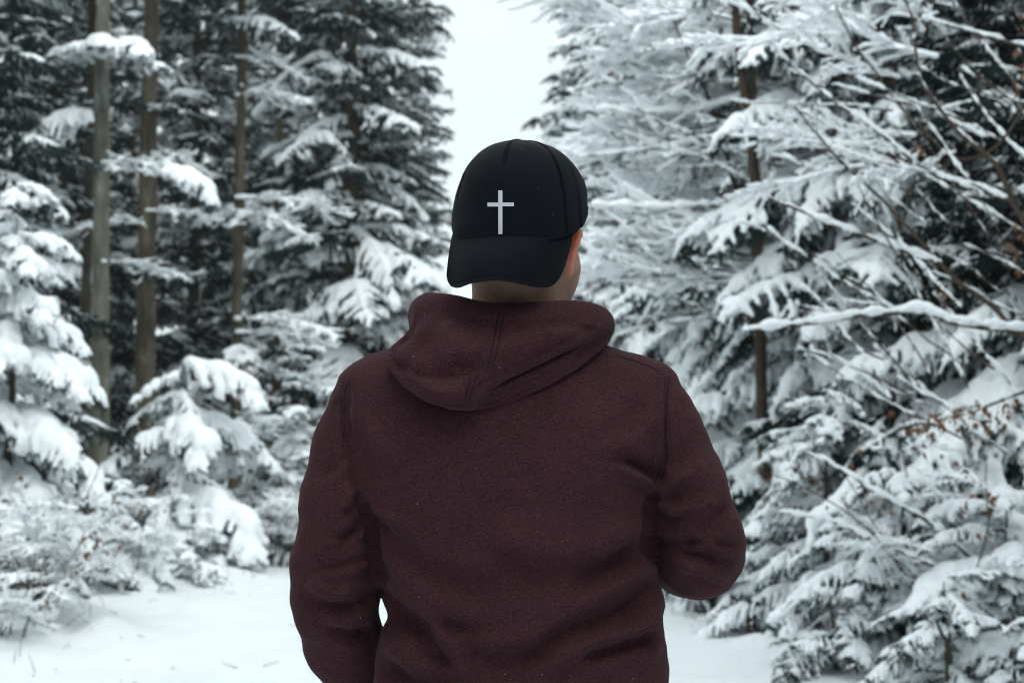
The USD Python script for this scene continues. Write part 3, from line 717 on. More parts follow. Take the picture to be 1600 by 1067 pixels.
look('cap_cloth', {
    'g': ('geometry', {}), 'n1': ('noise_texture', {'scale': 900, 'detail': 2}), 'n2': ('noise_texture', {'scale': 16, 'detail': 3}),
    'r': ('rgb_ramp', {'ramp': [(0.3, (0.0015, 0.0027, 0.0050)), (0.7, (0.0029, 0.0046, 0.0078))]}),
    'v': ('voronoi_texture', {'scale': 110}), 'lint': ('math', {'math_type': 'less_than', 'value2': 0.05}), 'lw': ('white_noise_texture', {}), 'lsel': ('math', {'math_type': 'greater_than', 'value2': 0.86}), 'lm': ('math', {'math_type': 'multiply'}),
    'mix': ('mix_color', {'blend_type': 'mix', 'b': (0.35, 0.36, 0.38)}), 'b': ('bump', {'strength': 0.4, 'distance': 0.0008}),
    'p': ('principled_bsdf', {'roughness': 0.75, 'specular_ior_level': 0.09, 'sheen_weight': 0.01, 'sheen_roughness': 0.4})},
    [('g.position', 'n1.vector'), ('g.position', 'n2.vector'), ('n2.fac', 'r.fac'), ('g.position', 'v.vector'), ('v.distance', 'lint.value1'), ('v.position', 'lw.vector'), ('lw.value', 'lsel.value1'),
     ('lint.value', 'lm.value1'), ('lsel.value', 'lm.value2'), ('r.color', 'mix.a'), ('lm.value', 'mix.fac'), ('mix.result', 'p.base_color'), ('n1.fac', 'b.height'), ('b.normal', 'p.normal')], 'p.BSDF')
look('white_thread', {
    'g': ('geometry', {}), 'w': ('wave_texture', {'scale': 420, 'bands_direction': 'diagonal', 'distortion': 1.5}), 'b': ('bump', {'strength': 0.9, 'distance': 0.0012}),
    'p': ('principled_bsdf', {'base_color': (0.84, 0.84, 0.93), 'roughness': 0.6, 'specular_ior_level': 0.3})},
    [('g.position', 'w.vector'), ('w.fac', 'b.height'), ('b.normal', 'p.normal')], 'p.BSDF')
look('skin', {
    'g': ('geometry', {}), 'n': ('noise_texture', {'scale': 40, 'detail': 4}), 'r': ('rgb_ramp', {'ramp': [(0.3, (0.22, 0.124, 0.088)), (0.7, (0.32, 0.19, 0.138))]}),
    'a': ('attribute', {'attribute': 'flush'}), 'mix': ('mix_color', {'blend_type': 'mix', 'b': (0.60, 0.20, 0.14)}), 'b': ('bump', {'strength': 0.25, 'distance': 0.001}), 'n2': ('noise_texture', {'scale': 500, 'detail': 2}), 'st': ('attribute', {'attribute': 'stubble'}), 'n3': ('noise_texture', {'scale': 900, 'detail': 2}), 'sm': ('map_range', {'from_min': 0.35, 'from_max': 0.65, 'to_min': 0.25, 'to_max': 1.0}), 'sx': ('math', {'math_type': 'multiply'}), 'mix2': ('mix_color', {'blend_type': 'mix', 'b': (0.045, 0.032, 0.025)}),
    'p': ('principled_bsdf', {'roughness': 0.55, 'specular_ior_level': 0.3, 'subsurface_weight': 0.25, 'subsurface_scale': 0.006, 'subsurface_radius': (1, 0.35, 0.2)})},
    [('g.position', 'n.vector'), ('n.fac', 'r.fac'), ('r.color', 'mix.a'), ('a.fac', 'mix.fac'), ('mix.result', 'mix2.a'), ('g.position', 'n3.vector'), ('n3.fac', 'sm.value'), ('st.fac', 'sx.value1'), ('sm.result', 'sx.value2'), ('sx.value', 'mix2.fac'), ('mix2.result', 'p.base_color'), ('g.position', 'n2.vector'), ('n2.fac', 'b.height'), ('b.normal', 'p.normal')], 'p.BSDF')
noisy('hair', [(0.3, (0.03, 0.02, 0.014)), (0.7, (0.09, 0.06, 0.042))], scale=(1, 1, 0.4), freq=420, detail=2, rough=0.7, bump=0.6, bump_d=0.001, bfreq=500)
noisy('seam_thread', [(0.3, (0.006, 0.003, 0.004)), (0.7, (0.016, 0.007, 0.009))], freq=300, detail=2, rough=0.9)
noisy('black_thread', [(0.3, (0.0011, 0.0017, 0.0026)), (0.7, (0.0018, 0.0026, 0.004))], freq=300, detail=2, rough=1.0, spec=0.0)  # dark cap thread; its near-black also paints the shadow along the visor seam
noisy('denim', [(0.3, (0.02, 0.025, 0.04)), (0.7, (0.04, 0.05, 0.075))], freq=200, rough=0.9)
noisy('boot_leather', [(0.3, (0.02, 0.016, 0.013)), (0.7, (0.05, 0.04, 0.03))], freq=40, rough=0.6)

YB = 2.05
BODY_X = 0.0
feet = np.array([BODY_X, YB, 0.0])
man = thing('person', feet, 'person seen from behind in a backward black cap and maroon hooded sweatshirt', 'person')

def smin(a, b, k):
    h = np.clip(0.5 + 0.5 * (b - a) / k, 0, 1)
    return b + (a - b) * h - k * h * (1 - h)

def cone(P, a, b, ra, rb):
    a, b = np.asarray(a, float), np.asarray(b, float)
    d = b - a
    t = np.clip(((P - a) @ d) / (d @ d), 0, 1)
    return np.linalg.norm(P - a - t[..., None] * d, axis=-1) - (ra + (rb - ra) * t)

def chain(P, pts, rad, k=0.02):
    out = None
    for i in range(len(pts) - 1):
        c = cone(P, pts[i], pts[i + 1], rad[i], rad[i + 1])
        out = c if out is None else smin(out, c, k)
    return out

def ell(P, c, r, M=None):
    q = P - np.asarray(c, float)
    if M is not None:
        q = q @ M
    q0 = np.linalg.norm(q / r, axis=-1)
    q1 = np.linalg.norm(q / np.square(r), axis=-1)
    return q0 * (q0 - 1) / np.maximum(q1, 1e-6)

def grid(lo, hi, h):
    ax = [np.arange(a, b, h, dtype=np.float32) for a, b in zip(lo, hi)]
    return np.stack(np.meshgrid(*ax, indexing='ij'), -1)

def poly_dist(px, py, line):
    """Distance in photograph pixels of the points to a line drawn on the garment, its side, and how far along."""
    best, side, along = np.full(len(px), 1e9), np.zeros(len(px)), np.zeros(len(px))
    n = len(line) - 1
    for i in range(n):
        a, b = np.array(line[i], float), np.array(line[i + 1], float)
        d = b - a
        t = np.clip(((px - a[0]) * d[0] + (py - a[1]) * d[1]) / (d @ d), 0, 1)
        qx, qy = px - a[0] - t * d[0], py - a[1] - t * d[1]
        r = np.hypot(qx, qy)
        m = r < best
        best[m], along[m] = r[m], ((i + t) / n)[m]
        side[m] = (np.sign(d[0] * qy - d[1] * qx))[m]
    return best, side, along

def normals(V, F):
    n = np.zeros_like(V)
    c = np.cross(V[F[:, 1]] - V[F[:, 0]], V[F[:, 2]] - V[F[:, 0]])
    for k in range(3):
        np.add.at(n, F[:, k], c)
    return unit(n)

def fold(V, F, lines, only_back=True):
    """Pushes cloth in and out along its normals: valleys (negative) and ridges (positive) with soft ends, amplitudes in metres, widths in photograph pixels."""
    N = normals(V, F)
    px, py = pix(V)
    toward = np.clip((-N[:, 1]) * 2.0, 0, 1) if only_back else 1.0
    D = np.zeros(len(V))
    for line, amp, w, shade in lines:
        r, side, al = poly_dist(px, py, line)
        ends = np.clip(np.minimum(al, 1 - al) * 5 + 0.15, 0, 1)
        D += (2.3 if shade > 0.5 else 1.5) * ends * (amp * np.exp(-(r / w) ** 2) - shade * amp * np.exp(-((side * r - 1.9 * w) / (1.2 * w)) ** 2))
    return V + N * (D * toward)[:, None]

def pz(py, Y=YB):
    return float(at(800, py, Y)[2])

# ---- hooded sweatshirt: torso lofted through measured widths, sleeves as tapered chains
rows = np.array([  # photograph row, left edge, right edge, half depth, middle Y
    (500, 735, 870, 0.060, 2.085), (535, 640, 945, 0.072, 2.08), (556, 590, 996, 0.082, 2.07), (572, 561, 1030, 0.090, 2.065), (590, 546, 1044, 0.098, 2.06), (620, 544, 1047, 0.108, 2.055), (660, 548, 1046, 0.118, 2.05), (700, 553, 1042, 0.124, 2.05),
    (750, 562, 1034, 0.127, 2.05), (800, 572, 1024, 0.126, 2.05), (850, 582, 1022, 0.124, 2.052), (900, 590, 1028, 0.123, 2.055), (940, 600, 1037, 0.124, 2.055), (962, 605, 1033, 0.124, 2.055), (990, 594, 1036, 0.126, 2.055),
    (1030, 588, 1042, 0.130, 2.055), (1070, 584, 1044, 0.134, 2.055), (1150, 580, 1048, 0.138, 2.055), (1235, 586, 1040, 0.134, 2.055)])
rz = np.array([pz(r) for r in rows[:, 0]])
order = np.argsort(rz)
rz, rows = rz[order], rows[order]
rxl, rxr = at(rows[:, 1], rows[:, 0], YB)[:, 0], at(rows[:, 2], rows[:, 0], YB)[:, 0]
from scipy.interpolate import PchipInterpolator, RegularGridInterpolator
def torso(P, shrink=0.0):
    zg = P[0, 0, :, 2] if P.ndim == 4 else P[:, 2]
    f = lambda y: PchipInterpolator(rz, y, extrapolate=True)(np.clip(zg, rz[0], rz[-1]))
    xl, xr, hd, cy = f(rxl), f(rxr), f(rows[:, 3]), f(rows[:, 4])
    a, b, cx = (xr - xl) / 2 - shrink, hd - shrink, (xl + xr) / 2
    q = (np.abs((P[..., 0] - cx) / a) ** 2.5 + np.abs((P[..., 1] - cy) / b) ** 2.5) ** 0.4
    d = (q - 1) * np.minimum(a, b)
    top, bot = P[..., 2] - (rz[-1] - shrink), (rz[0] + shrink) - P[..., 2]
    return np.maximum(d, np.maximum(top, bot))

def PT(px, py, Y):
    return at(px, py, Y)
ARM_L = [PT(588, 622, 2.055), PT(556, 700, 2.045), PT(539, 780, 2.035), PT(524, 880, 2.03), PT(523, 940, 2.045), PT(537, 1003, 2.09), PT(572, 1080, 2.17), PT(600, 1150, 2.27)]
RAD_L = [0.052, 0.055, 0.056, 0.0565, 0.0545, 0.0515, 0.047, 0.040]
ARM_R = [PT(1002, 630, 2.055), PT(1034, 690, 2.045), PT(1066, 765, 2.035), PT(1090, 845, 2.04), PT(1094, 866, 2.06), PT(1075, 868, 2.13), PT(1010, 840, 2.24), PT(930, 790, 2.32)]
RAD_R = [0.053, 0.058, 0.0595, 0.0575, 0.0555, 0.053, 0.050, 0.040]

def sleeve_end(P, a, b):
    """Cuts the sleeve square at the wrist."""
    d = unit(np.asarray(b) - np.asarray(a))
    return (P - np.asarray(b)) @ d - 0.0

H1 = 0.004
lo, hi = (-0.345, 1.86, pz(1240) - 0.02), (0.385, 2.42, pz(480))
G = grid(lo, hi, H1)
T = torso(G)
AL = np.maximum(chain(G, ARM_L, RAD_L, 0.03), sleeve_end(G, ARM_L[-2], ARM_L[-1]))
AR = np.maximum(chain(G, ARM_R, RAD_R, 0.03), sleeve_end(G, ARM_R[-2], ARM_R[-1]))
zz = G[..., 2]
# the sleeves melt into the shoulders and only touch the torso lower down
kk = np.clip((zz - pz(760)) / (pz(620) - pz(760)), 0, 1) * 0.035 + 0.004
Fh = smin(smin(T, AL, kk), AR, kk)
Vh, Fc = surface_nets(Fh, lo, H1)
del G, T, AL, AR, zz, kk, Fh
Nh = normals(Vh, Fc)
wr = (meshkit.fbm(Vh * [8, 8, 13], 3, 11) - 0.5) * 0.010 + (meshkit.fbm(Vh * [22, 22, 34], 2, 12) - 0.5) * 0.004
Vh = Vh + Nh * wr[:, None]
Vh = fold(Vh, Fc, [
    ([(545, 600), (537, 640), (543, 698), (560, 752), (578, 825), (590, 905)], -0.007, 9, 0.25),
    ([(1046, 590), (1040, 650), (1041, 715), (1024, 762)], -0.0045, 5, 0.3),
    ([(1024, 762), (1014, 800), (1012, 850), (1026, 885)], -0.0075, 9, 0.2),
    ([(1028, 768), (1000, 748), (968, 735)], 0.005, 9, 0.8),
    ([(566, 770), (556, 792), (540, 806)], -0.005, 7, 0.6),
    ([(570, 800), (550, 838), (520, 862)], -0.004, 9, 0.6),
    ([(589, 941), (560, 947), (530, 950), (500, 944)], -0.007, 8, -0.5),
    ([(585, 980), (550, 992), (510, 985)], -0.005, 10, 0.7),
    ([(480, 905), (520, 930), (560, 925)], 0.005, 12, 0.6),
    ([(596, 905), (630, 935), (675, 966), (716, 1027), (730, 1060)], 0.008, 15, 0.9),
    ([(600, 850), (640, 905), (700, 945), (780, 972)], 0.006, 18, 0.9),
    ([(605, 1010), (650, 1040), (720, 1055)], 0.006, 13, 0.9),
    ([(1015, 880), (960, 912), (905, 945)], 0.0065, 14, 0.9),
    ([(1030, 952), (985, 982), (917, 1006), (835, 1055)], 0.009, 14, 0.95),
    ([(1034, 920), (1015, 950), (990, 990)], 0.005, 9, 0.8),
    ([(1036, 1010), (980, 1030), (900, 1050)], 0.005, 12, 0.9),
    ([(760, 830), (850, 862), (940, 850), (1000, 818)], 0.0045, 20, 0.8),
    ([(600, 800), (690, 870), (790, 895)], 0.0035, 18, 0.8),
    ([(690, 990), (780, 1005), (860, 990)], 0.005, 16, 0.9),
    ([(560, 640), (600, 700), (640, 730)], 0.003, 16, 0.8),
    ([(1030, 640), (990, 690), (940, 705)], 0.003, 16, 0.8),
    ([(1150, 800), (1130, 835), (1095, 850)], 0.004, 10, 0.8),
    ([(1140, 900), (1100, 885), (1060, 880)], 0.005, 10, 0.8),
    ([(1120, 780), (1080, 800), (1040, 800)], 0.0035, 12, 0.8),
    ([(1100, 720), (1075, 745), (1045, 752)], 0.003, 12, 0.8),
    ([(1132, 908), (1095, 884), (1048, 874)], 0.0032, 6, 0.9), ([(1154, 868), (1112, 856), (1066, 862)], 0.003, 6, 0.9),
    ([(1018, 786), (1050, 798), (1086, 788)], 0.003, 6, 0.9), ([(1014, 828), (1052, 838), (1094, 834)], 0.0028, 6, 0.9),
    ([(1026, 770), (1050, 762), (1080, 742)], 0.0028, 6, 0.9), ([(1008, 752), (985, 735), (950, 726)], 0.0022, 6, 0.9),
    ([(578, 828), (542, 848), (505, 852)], 0.003, 6, 0.9), ([(587, 880), (545, 894), (500, 902)], 0.0028, 6, 0.9),
    ([(570, 775), (590, 800), (625, 822)], 0.0026, 7, 0.9), ([(552, 720), (530, 745), (505, 760)], 0.0022, 8, 0.9)])
Vh_world, Fh_tri = Vh, Fc
def fuzz(V, F, n, seed):
    """Loose fibres standing off the cloth."""
    rng = np.random.default_rng(seed)
    N = normals(V, F)
    k = rng.integers(0, len(V), n)
    d = unit(N[k] * 0.7 + rng.normal(0, 0.7, (n, 3)))
    d[(d * N[k]).sum(1) < 0] *= -1
    w = unit(np.cross(d, rng.normal(0, 1, (n, 3)))) * 0.00012
    b = V[k] - N[k] * 0.0003
    return np.stack([b - w, b + w, b + d * rng.uniform(0.0015, 0.0042, (n, 1))], 1).reshape(-1, 3), np.arange(3 * n).reshape(-1, 3)
hoodie = part('hoodie', (Vh - feet, Fc), 'hoodie_cloth', man)

fz = fuzz(Vh, Fc, 45000, 5)
part('fuzz', (fz[0] - feet, fz[1]), 'hoodie_cloth', hoodie, False, kind='stuff')
from scipy.spatial import cKDTree
def on_surface(V, N, line, n, lift=0.0006):
    """Points of the camera-facing cloth under a line drawn on the photograph."""
    px, py = pix(V)
    front = N[:, 1] < 0.15
    tree = cKDTree(np.stack([px[front], py[front]], 1))
    Vf, Nf = V[front], N[front]
    q = spline(np.array([(a, b, 0.0) for a, b in line]), n)[:, :2]
    out = []
    for p in q:
        ids = tree.query_ball_point(p, 7.0) or [tree.query(p)[1]]
        ids = np.array(ids)
        y0 = Vf[ids, 1].min()
        ids = ids[Vf[ids, 1] < y0 + 0.02]
        dd = np.hypot(px[front][ids] - p[0], py[front][ids] - p[1])
        w = np.exp(-(dd / 3.0) ** 2) + 1e-9
        Y = (Vf[ids, 1] * w).sum() / w.sum()
        out.append(at(p[0], p[1], Y - lift))
    out = np.array(out)
    k = np.ones(5) / 5
    out[2:-2, 1] = np.convolve(out[:, 1], k, 'valid')
    return out

Nh = normals(Vh, Fc)
def stitch(name, V, N, line, parent, mat='seam_thread', r=0.0010, n=50, lift=0.0003):
    c = on_surface(V, N, line, n, lift)
    part(name, tube(c - feet, r, 6), mat, parent)

for off in (0, 7):
    stitch('armhole_seam', Vh, Nh, [(1040 + off * .8, 588), (1036 + off, 620), (1034 + off, 660), (1035 + off, 710), (1024 + off, 752)], hoodie)
    stitch('armhole_seam', Vh, Nh, [(546 - off, 594), (538 - off * 0.8, 615), (537 - off * 0.6, 650), (541 - off * .6, 690)], hoodie)
stitch('shoulder_seam', Vh, Nh, [(962, 556), (1000, 567), (1035, 582)], hoodie)

# ---- hood: a soft bag shaped by its outline, a rolled opening round the neck, deep folds
H2 = 0.0026
outline = np.array([(640, 512), (652, 482), (690, 472), (760, 482), (840, 478), (900, 474), (957, 488), (957, 508), (946, 540), (905, 574), (858, 602), (795, 630), (742, 643), (705, 640), (664, 627), (630, 605), (605, 575), (601, 556), (612, 536)], float)
oc = outline.mean(0)
out_w = at(outline[:, 0], outline[:, 1], 1.93)[:, [0, 2]]
import shapely
def on_back(pts):
    p = np.array(pts, float)
    return shapely.Polygon(at(p[:, 0], p[:, 1], 1.93)[:, [0, 2]])
UPPER = [(632, 515), (646, 484), (670, 469), (700, 468), (760, 482), (840, 480), (890, 477), (935, 486), (959, 485), (959, 503), (917, 531), (883, 549), (853, 564), (822, 579), (792, 593), (762, 611), (748, 626), (741, 642), (705, 640), (664, 627), (630, 605), (605, 575), (600, 556), (607, 539)]
LOWER = [(742, 643), (722, 625), (735, 600), (800, 560), (880, 525), (945, 492), (956, 510), (946, 540), (905, 574), (858, 602), (795, 630)]
lo2, hi2 = (out_w[:, 0].min() - 0.03, 1.83, out_w[:, 1].min() - 0.03), (out_w[:, 0].max() + 0.03, 2.24, out_w[:, 1].max() + 0.05)
HOOD_FOLDS = [  # line on the photograph, ridge or valley height, its width, step up across it towards the top, reach of the step
    ([(742, 632), (775, 622), (800, 614), (835, 600)], -0.003, 6, 0.0025, 14),
    ([(606, 556), (625, 578), (655, 590), (692, 594), (722, 590), (746, 580)], -0.004, 13, -0.003, 30),
    ([(645, 520), (662, 555), (690, 578), (728, 588)], -0.007, 20, 0.0, 10),
    ([(664, 626), (700, 624), (733, 633), (765, 634)], -0.003, 6, 0.003, 14),
    ([(800, 484), (850, 493), (900, 505), (940, 514)], -0.006, 11, 0.003, 20),
    ([(690, 486), (720, 494), (765, 490)], -0.008, 9, -0.003, 15),
    ([(658, 480), (652, 505), (640, 530), (612, 548)], -0.004, 10, 0.003, 20),
    ([(690, 506), (722, 530), (742, 560)], 0.005, 18, 0.0, 10),
    ([(640, 606), (690, 616), (730, 614)], 0.006, 14, 0.0, 10),
    ([(760, 560), (800, 545), (860, 525), (920, 512)], 0.005, 16, 0.0, 10),
    ([(790, 610), (850, 585), (920, 548)], 0.006, 12, 0.0, 10),
    ([(868, 588), (893, 572), (905, 552)], -0.004, 6, 0.003, 12),
    ([(700, 560), (735, 575), (765, 572)], -0.005, 12, 0.0, 10),
    ([(860, 515), (830, 540), (800, 555)], -0.003, 12, 0.0, 10)]
G = grid(lo2, hi2, H2)
gx, gzv = G[:, 0, :, 0], G[:, 0, :, 2]
pts2 = shapely.points(gx.ravel(), gzv.ravel())
def flat_distance(poly):
    d = shapely.distance(poly, pts2)
    return np.where(d > 0, d, -shapely.distance(poly.exterior, pts2)).reshape(gx.shape)
RU, RL = 0.013, 0.018
d2, d3 = flat_distance(on_back(UPPER).buffer(-RU)), flat_distance(on_back(LOWER).buffer(-RL))
inside = np.clip(-d2 / 0.05, 0, 1)
zt, zb = pz(478, 1.93), pz(643, 1.93)
hgt = np.clip((gzv - zb) / (zt - zb), 0, 1)
ymid = 1.935 + 0.075 * hgt ** 1.5 + 0.35 * np.maximum(np.abs(gx + 0.01) - 0.07, 0) ** 1.15       # follows the slope of back and shoulders
thick = 0.028 + 0.024 * np.sqrt(inside) * (0.6 + 0.6 * np.sin(np.pi * np.clip(hgt * 0.8 + 0.12, 0, 1)))
hpx, hpy = pix(np.stack([gx.ravel(), (ymid - thick - 0.02).ravel(), gzv.ravel()], -1))
relief = np.zeros(len(hpx))
for line, amp, w, step, reach in HOOD_FOLDS:
    rr_, sd_, al_ = poly_dist(hpx, hpy, line)
    ends = np.clip(np.minimum(al_, 1 - al_) * 5 + 0.1, 0, 1)
    relief += ends * (1.7 * amp * np.exp(-(rr_ / w) ** 2) - 2.2 * step * np.tanh(sd_ * rr_ / 3.5) * np.exp(-rr_ / reach))
relief += (meshkit.fbm(np.stack([hpx / 60, hpy / 45, hpx * 0], -1), 3, 21) - 0.5) * 0.012
relief = relief.reshape(gx.shape)
front = G[..., 1] < ymid[:, None, :]
qx, qy = d2[:, None, :], np.where(front, ymid[:, None, :] - G[..., 1] - (thick + relief)[:, None, :], G[..., 1] - ymid[:, None, :] - thick[:, None, :])
bag = np.minimum(np.maximum(qx, qy), 0) + np.hypot(np.maximum(qx, 0), np.maximum(qy, 0)) - RU
low_thick = 0.004 + 0.022 * np.sqrt(np.clip(-d3 / 0.022, 0, 1)) + 0.6 * relief
qx, qy = d3[:, None, :], np.where(front, (ymid + 0.016)[:, None, :] - G[..., 1] - low_thick[:, None, :], G[..., 1] - (ymid + 0.016)[:, None, :] - 0.018)
bag = smin(bag, np.minimum(np.maximum(qx, qy), 0) + np.hypot(np.maximum(qx, 0), np.maximum(qy, 0)) - RL, 0.003)
ring = [PT(700, 508, 2.16), PT(676, 499, 2.10), PT(672, 492, 2.03), PT(702, 494, 1.985), PT(770, 505, 1.965), PT(850, 503, 1.965), PT(902, 501, 1.985), PT(932, 508, 2.03), PT(925, 525, 2.10), PT(890, 535, 2.16)]
rr = np.interp(np.linspace(0, 1, 50), np.linspace(0, 1, 10), [0.016, 0.021, 0.0225, 0.021, 0.019, 0.019, 0.019, 0.0175, 0.016, 0.015])
ring = spline(ring, 50)
Fd = smin(bag, chain(G, ring, rr, 0.02), 0.016)
hollow = chain(G, [PT(800, 450, 2.09), PT(795, 505, 2.075)], [0.088, 0.072], 0.01)       # room for the neck
Fd = np.maximum(Fd, -hollow)
Vd, Fdt = surface_nets(Fd, lo2, H2)
del G, bag, Fd, hollow, qx, qy
hood = part('hood', (Vd - feet, Fdt), 'hoodie_cloth', hoodie)
fz = fuzz(Vd, Fdt, 16000, 6)
part('fuzz', (fz[0] - feet, fz[1]), 'hoodie_cloth', hoodie, False, kind='stuff')
Nd = normals(Vd, Fdt)
par = str(hoodie.GetPath())
for off in (0, 8):
    stitch('hood_seam', Vd, Nd, [(781 + off, 486), (776 + off, 505), (772 + off, 530), (766 + off, 558), (760 + off, 580)], par)
    stitch('hood_seam', Vd, Nd, [(738 + off, 585), (732 + off, 602), (727 + off, 622), (727 + off, 640)], par, n=24)

# ---- head, neck, hands: the body's one surface
HX, HY = float(at(812, 380, 2.045)[0]), 2.045
PSI = math.radians(14.0)
FWD = np.array([math.sin(PSI), math.cos(PSI), 0.0])          # where the face looks
SIDE = np.array([math.cos(PSI), -math.sin(PSI), 0.0])        # the man's right
UP = np.array([0.0, 0.0, 1.0])
HM = np.stack([SIDE, FWD, UP], 1)
ZTOP = float(at(808, 221, 2.03)[2])
HC = np.array([HX, HY, ZTOP - 0.125])
def hp(s, f, u):
    return HC + SIDE * s + FWD * f + UP * u
h3 = 0.0025
lo3, hi3 = (HC[0] - 0.13, HY - 0.14, pz(560)), (HC[0] + 0.13, HY + 0.16, ZTOP + 0.01)
G = grid(lo3, hi3, h3)
hd = smin(ell(G, hp(0, 0.0, 0.022), np.array([0.078, 0.097, 0.096]), HM), ell(G, hp(0, -0.012, -0.01), np.array([0.066, 0.080, 0.100]), HM), 0.015)
hd = smin(hd, ell(G, hp(0, 0.047, -0.040), np.array([0.0755, 0.050, 0.075]), HM), 0.025)
hd = smin(hd, ell(G, hp(0, 0.050, -0.085), np.array([0.050, 0.050, 0.032]), HM), 0.035)
for sg in (-1, 1):
    hd = smin(hd, cone(G, hp(sg * 0.062, 0.030, -0.058), hp(sg * 0.038, 0.068, -0.095), 0.016, 0.014), 0.03)
    hd = smin(hd, cone(G, hp(sg * 0.048, 0.070, -0.030), hp(sg * 0.030, 0.084, -0.036), 0.016, 0.014), 0.02)
hd = smin(hd, cone(G, hp(0, 0.094, 0.002), hp(0, 0.112, -0.036), 0.008, 0.012), 0.014)        # nose
for sg in (-1, 1):
    hd = smin(hd, ell(G, hp(sg * 0.013, 0.102, -0.040), np.array([0.009, 0.010, 0.008]), HM), 0.008)
    hd = smin(hd, cone(G, hp(sg * 0.012, 0.094, 0.016), hp(sg * 0.046, 0.080, 0.014), 0.008, 0.007), 0.012)   # brow
    hd = -smin(-hd, ell(G, hp(sg * 0.032, 0.100, -0.002), np.array([0.015, 0.012, 0.011]), HM), 0.010)       # eye socket
    hd = smin(hd, ell(G, hp(sg * 0.032, 0.080, -0.003), np.array([0.0125, 0.0125, 0.0115]), HM), 0.003)
hd = smin(hd, cone(G, hp(-0.020, 0.090, -0.066), hp(0.020, 0.090, -0.066), 0.007, 0.007), 0.008)
hd = smin(hd, cone(G, hp(-0.016, 0.088, -0.076), hp(0.016, 0.088, -0.076), 0.008, 0.008), 0.008)
nk = cone(G, np.array([HX - 0.004, 2.045, pz(420)]), np.array([HX - 0.008, 2.075, pz(580)]), 0.0605, 0.070)
hd = smin(hd, nk, 0.03)
flush = []
for sg in (-1, 1):
    out_d = unit(SIDE * sg * math.cos(0.45) - FWD * math.sin(0.45))          # flares out and back
    nrm = unit(np.cross(out_d, UP) * sg)
    top = hp(sg * 0.080, -0.004, 0.010) + out_d * 0.010
    mid = hp(sg * 0.080, -0.012, -0.008) + out_d * 0.010
    low = hp(sg * 0.072, -0.004, -0.046) + out_d * 0.004
    if sg > 0:
        line = [PT(901, 372, 2.052), PT(904, 366, 2.038), PT(900, 378, 2.030), PT(894, 398, 2.026), PT(888, 424, 2.034)]
    else:
        line = [hp(sg * 0.079, 0.008, 0.010), top, mid, hp(sg * 0.076, -0.008, -0.030) + out_d * 0.006, low]
    ear = chain(G, line, [0.0045, 0.0056, 0.0056, 0.0050, 0.0060], 0.005)
    plate = cone(G, hp(sg * 0.068, 0.010, 0.010), hp(sg * 0.064, 0.008, -0.034), 0.007, 0.006)
    ear = smin(ear, plate, 0.008)
    flush.append(ear)
    hd = smin(hd, ear, 0.006)
Vb, Fb = surface_nets(hd, lo3, h3)
ears = RegularGridInterpolator([np.arange(n) * h3 + l for n, l in zip(hd.shape, lo3)], np.minimum(*flush), bounds_error=False, fill_value=1.0)(Vb)
fl = np.clip(1 - ears / 0.006, 0, 1) * 0.75
del G, hd, nk, flush

def hand(wrist, fwd, palm_n, side):
    """A slightly curled hand: palm, four unequal fingers and a thumb; one connected surface."""
    fwd, palm_n = unit(fwd), unit(palm_n)
    lat = unit(np.cross(fwd, palm_n)) * side
    p = lambda f, l, n: np.asarray(wrist) + fwd * f + lat * l + palm_n * n
    lo_, hi_ = np.asarray(wrist) - 0.2, np.asarray(wrist) + 0.2
    g = grid(lo_, hi_, 0.003)
    d = chain(g, [p(-0.06, 0, 0), p(0.0, 0, 0), p(0.03, 0.0, 0)], [0.027, 0.025, 0.028], 0.02)
    for l in (-0.028, -0.009, 0.010, 0.028):
        d = smin(d, cone(g, p(0.012, l * 0.7, 0), p(0.085, l, 0.002), 0.015, 0.0125), 0.012)
    for l, ln in ((-0.030, 0.070), (-0.010, 0.080), (0.011, 0.074), (0.030, 0.058)):
        a = p(0.088, l, 0.002)
        b = a + fwd * ln * 0.42 + palm_n * ln * 0.22
        c = b + fwd * ln * 0.12 + palm_n * ln * 0.32
        e = c - fwd * ln * 0.10 + palm_n * ln * 0.24
        d = np.minimum(d, smin(d, chain(g, [a, b, c, e], [0.0098, 0.0092, 0.0084, 0.0074], 0.004), 0.004))
    th = [p(0.018, -0.028, 0.008), p(0.045, -0.050, 0.024), p(0.075, -0.052, 0.036), p(0.098, -0.044, 0.044)]
    d = smin(d, chain(g, th, [0.0135, 0.0115, 0.0098, 0.0082], 0.006), 0.008)
    return surface_nets(d, lo_, 0.003)

hl = hand(ARM_L[-1], ARM_L[-1] - ARM_L[-2], (0.9, 0.2, 0.3), 1)
hr = hand(ARM_R[-1], ARM_R[-1] - ARM_R[-2], (-0.2, -0.8, 0.3), 1)
h5 = 0.008
lo5, hi5 = (-0.36, 1.85, pz(1245)), (0.40, 2.45, pz(520))
G = grid(lo5, hi5, h5)
core = torso(G, 0.034)
core = smin(core, chain(G, ARM_L, np.array(RAD_L) - 0.026, 0.02), 0.02)
core = smin(core, chain(G, ARM_R, np.array(RAD_R) - 0.026, 0.02), 0.02)
trunk_v = surface_nets(core, lo5, h5)
del G, core
bm = join([(Vb, Fb), hl, hr, trunk_v])
body = part('body', (bm[0] - feet, bm[1]), 'skin', man)
UsdGeom.PrimvarsAPI(body).CreatePrimvar('flush', Sdf.ValueTypeNames.FloatArray, 'vertex').Set(Vt.FloatArray.FromNumpy(np.r_[fl, np.zeros(len(bm[0]) - len(fl))].astype(np.float32)))

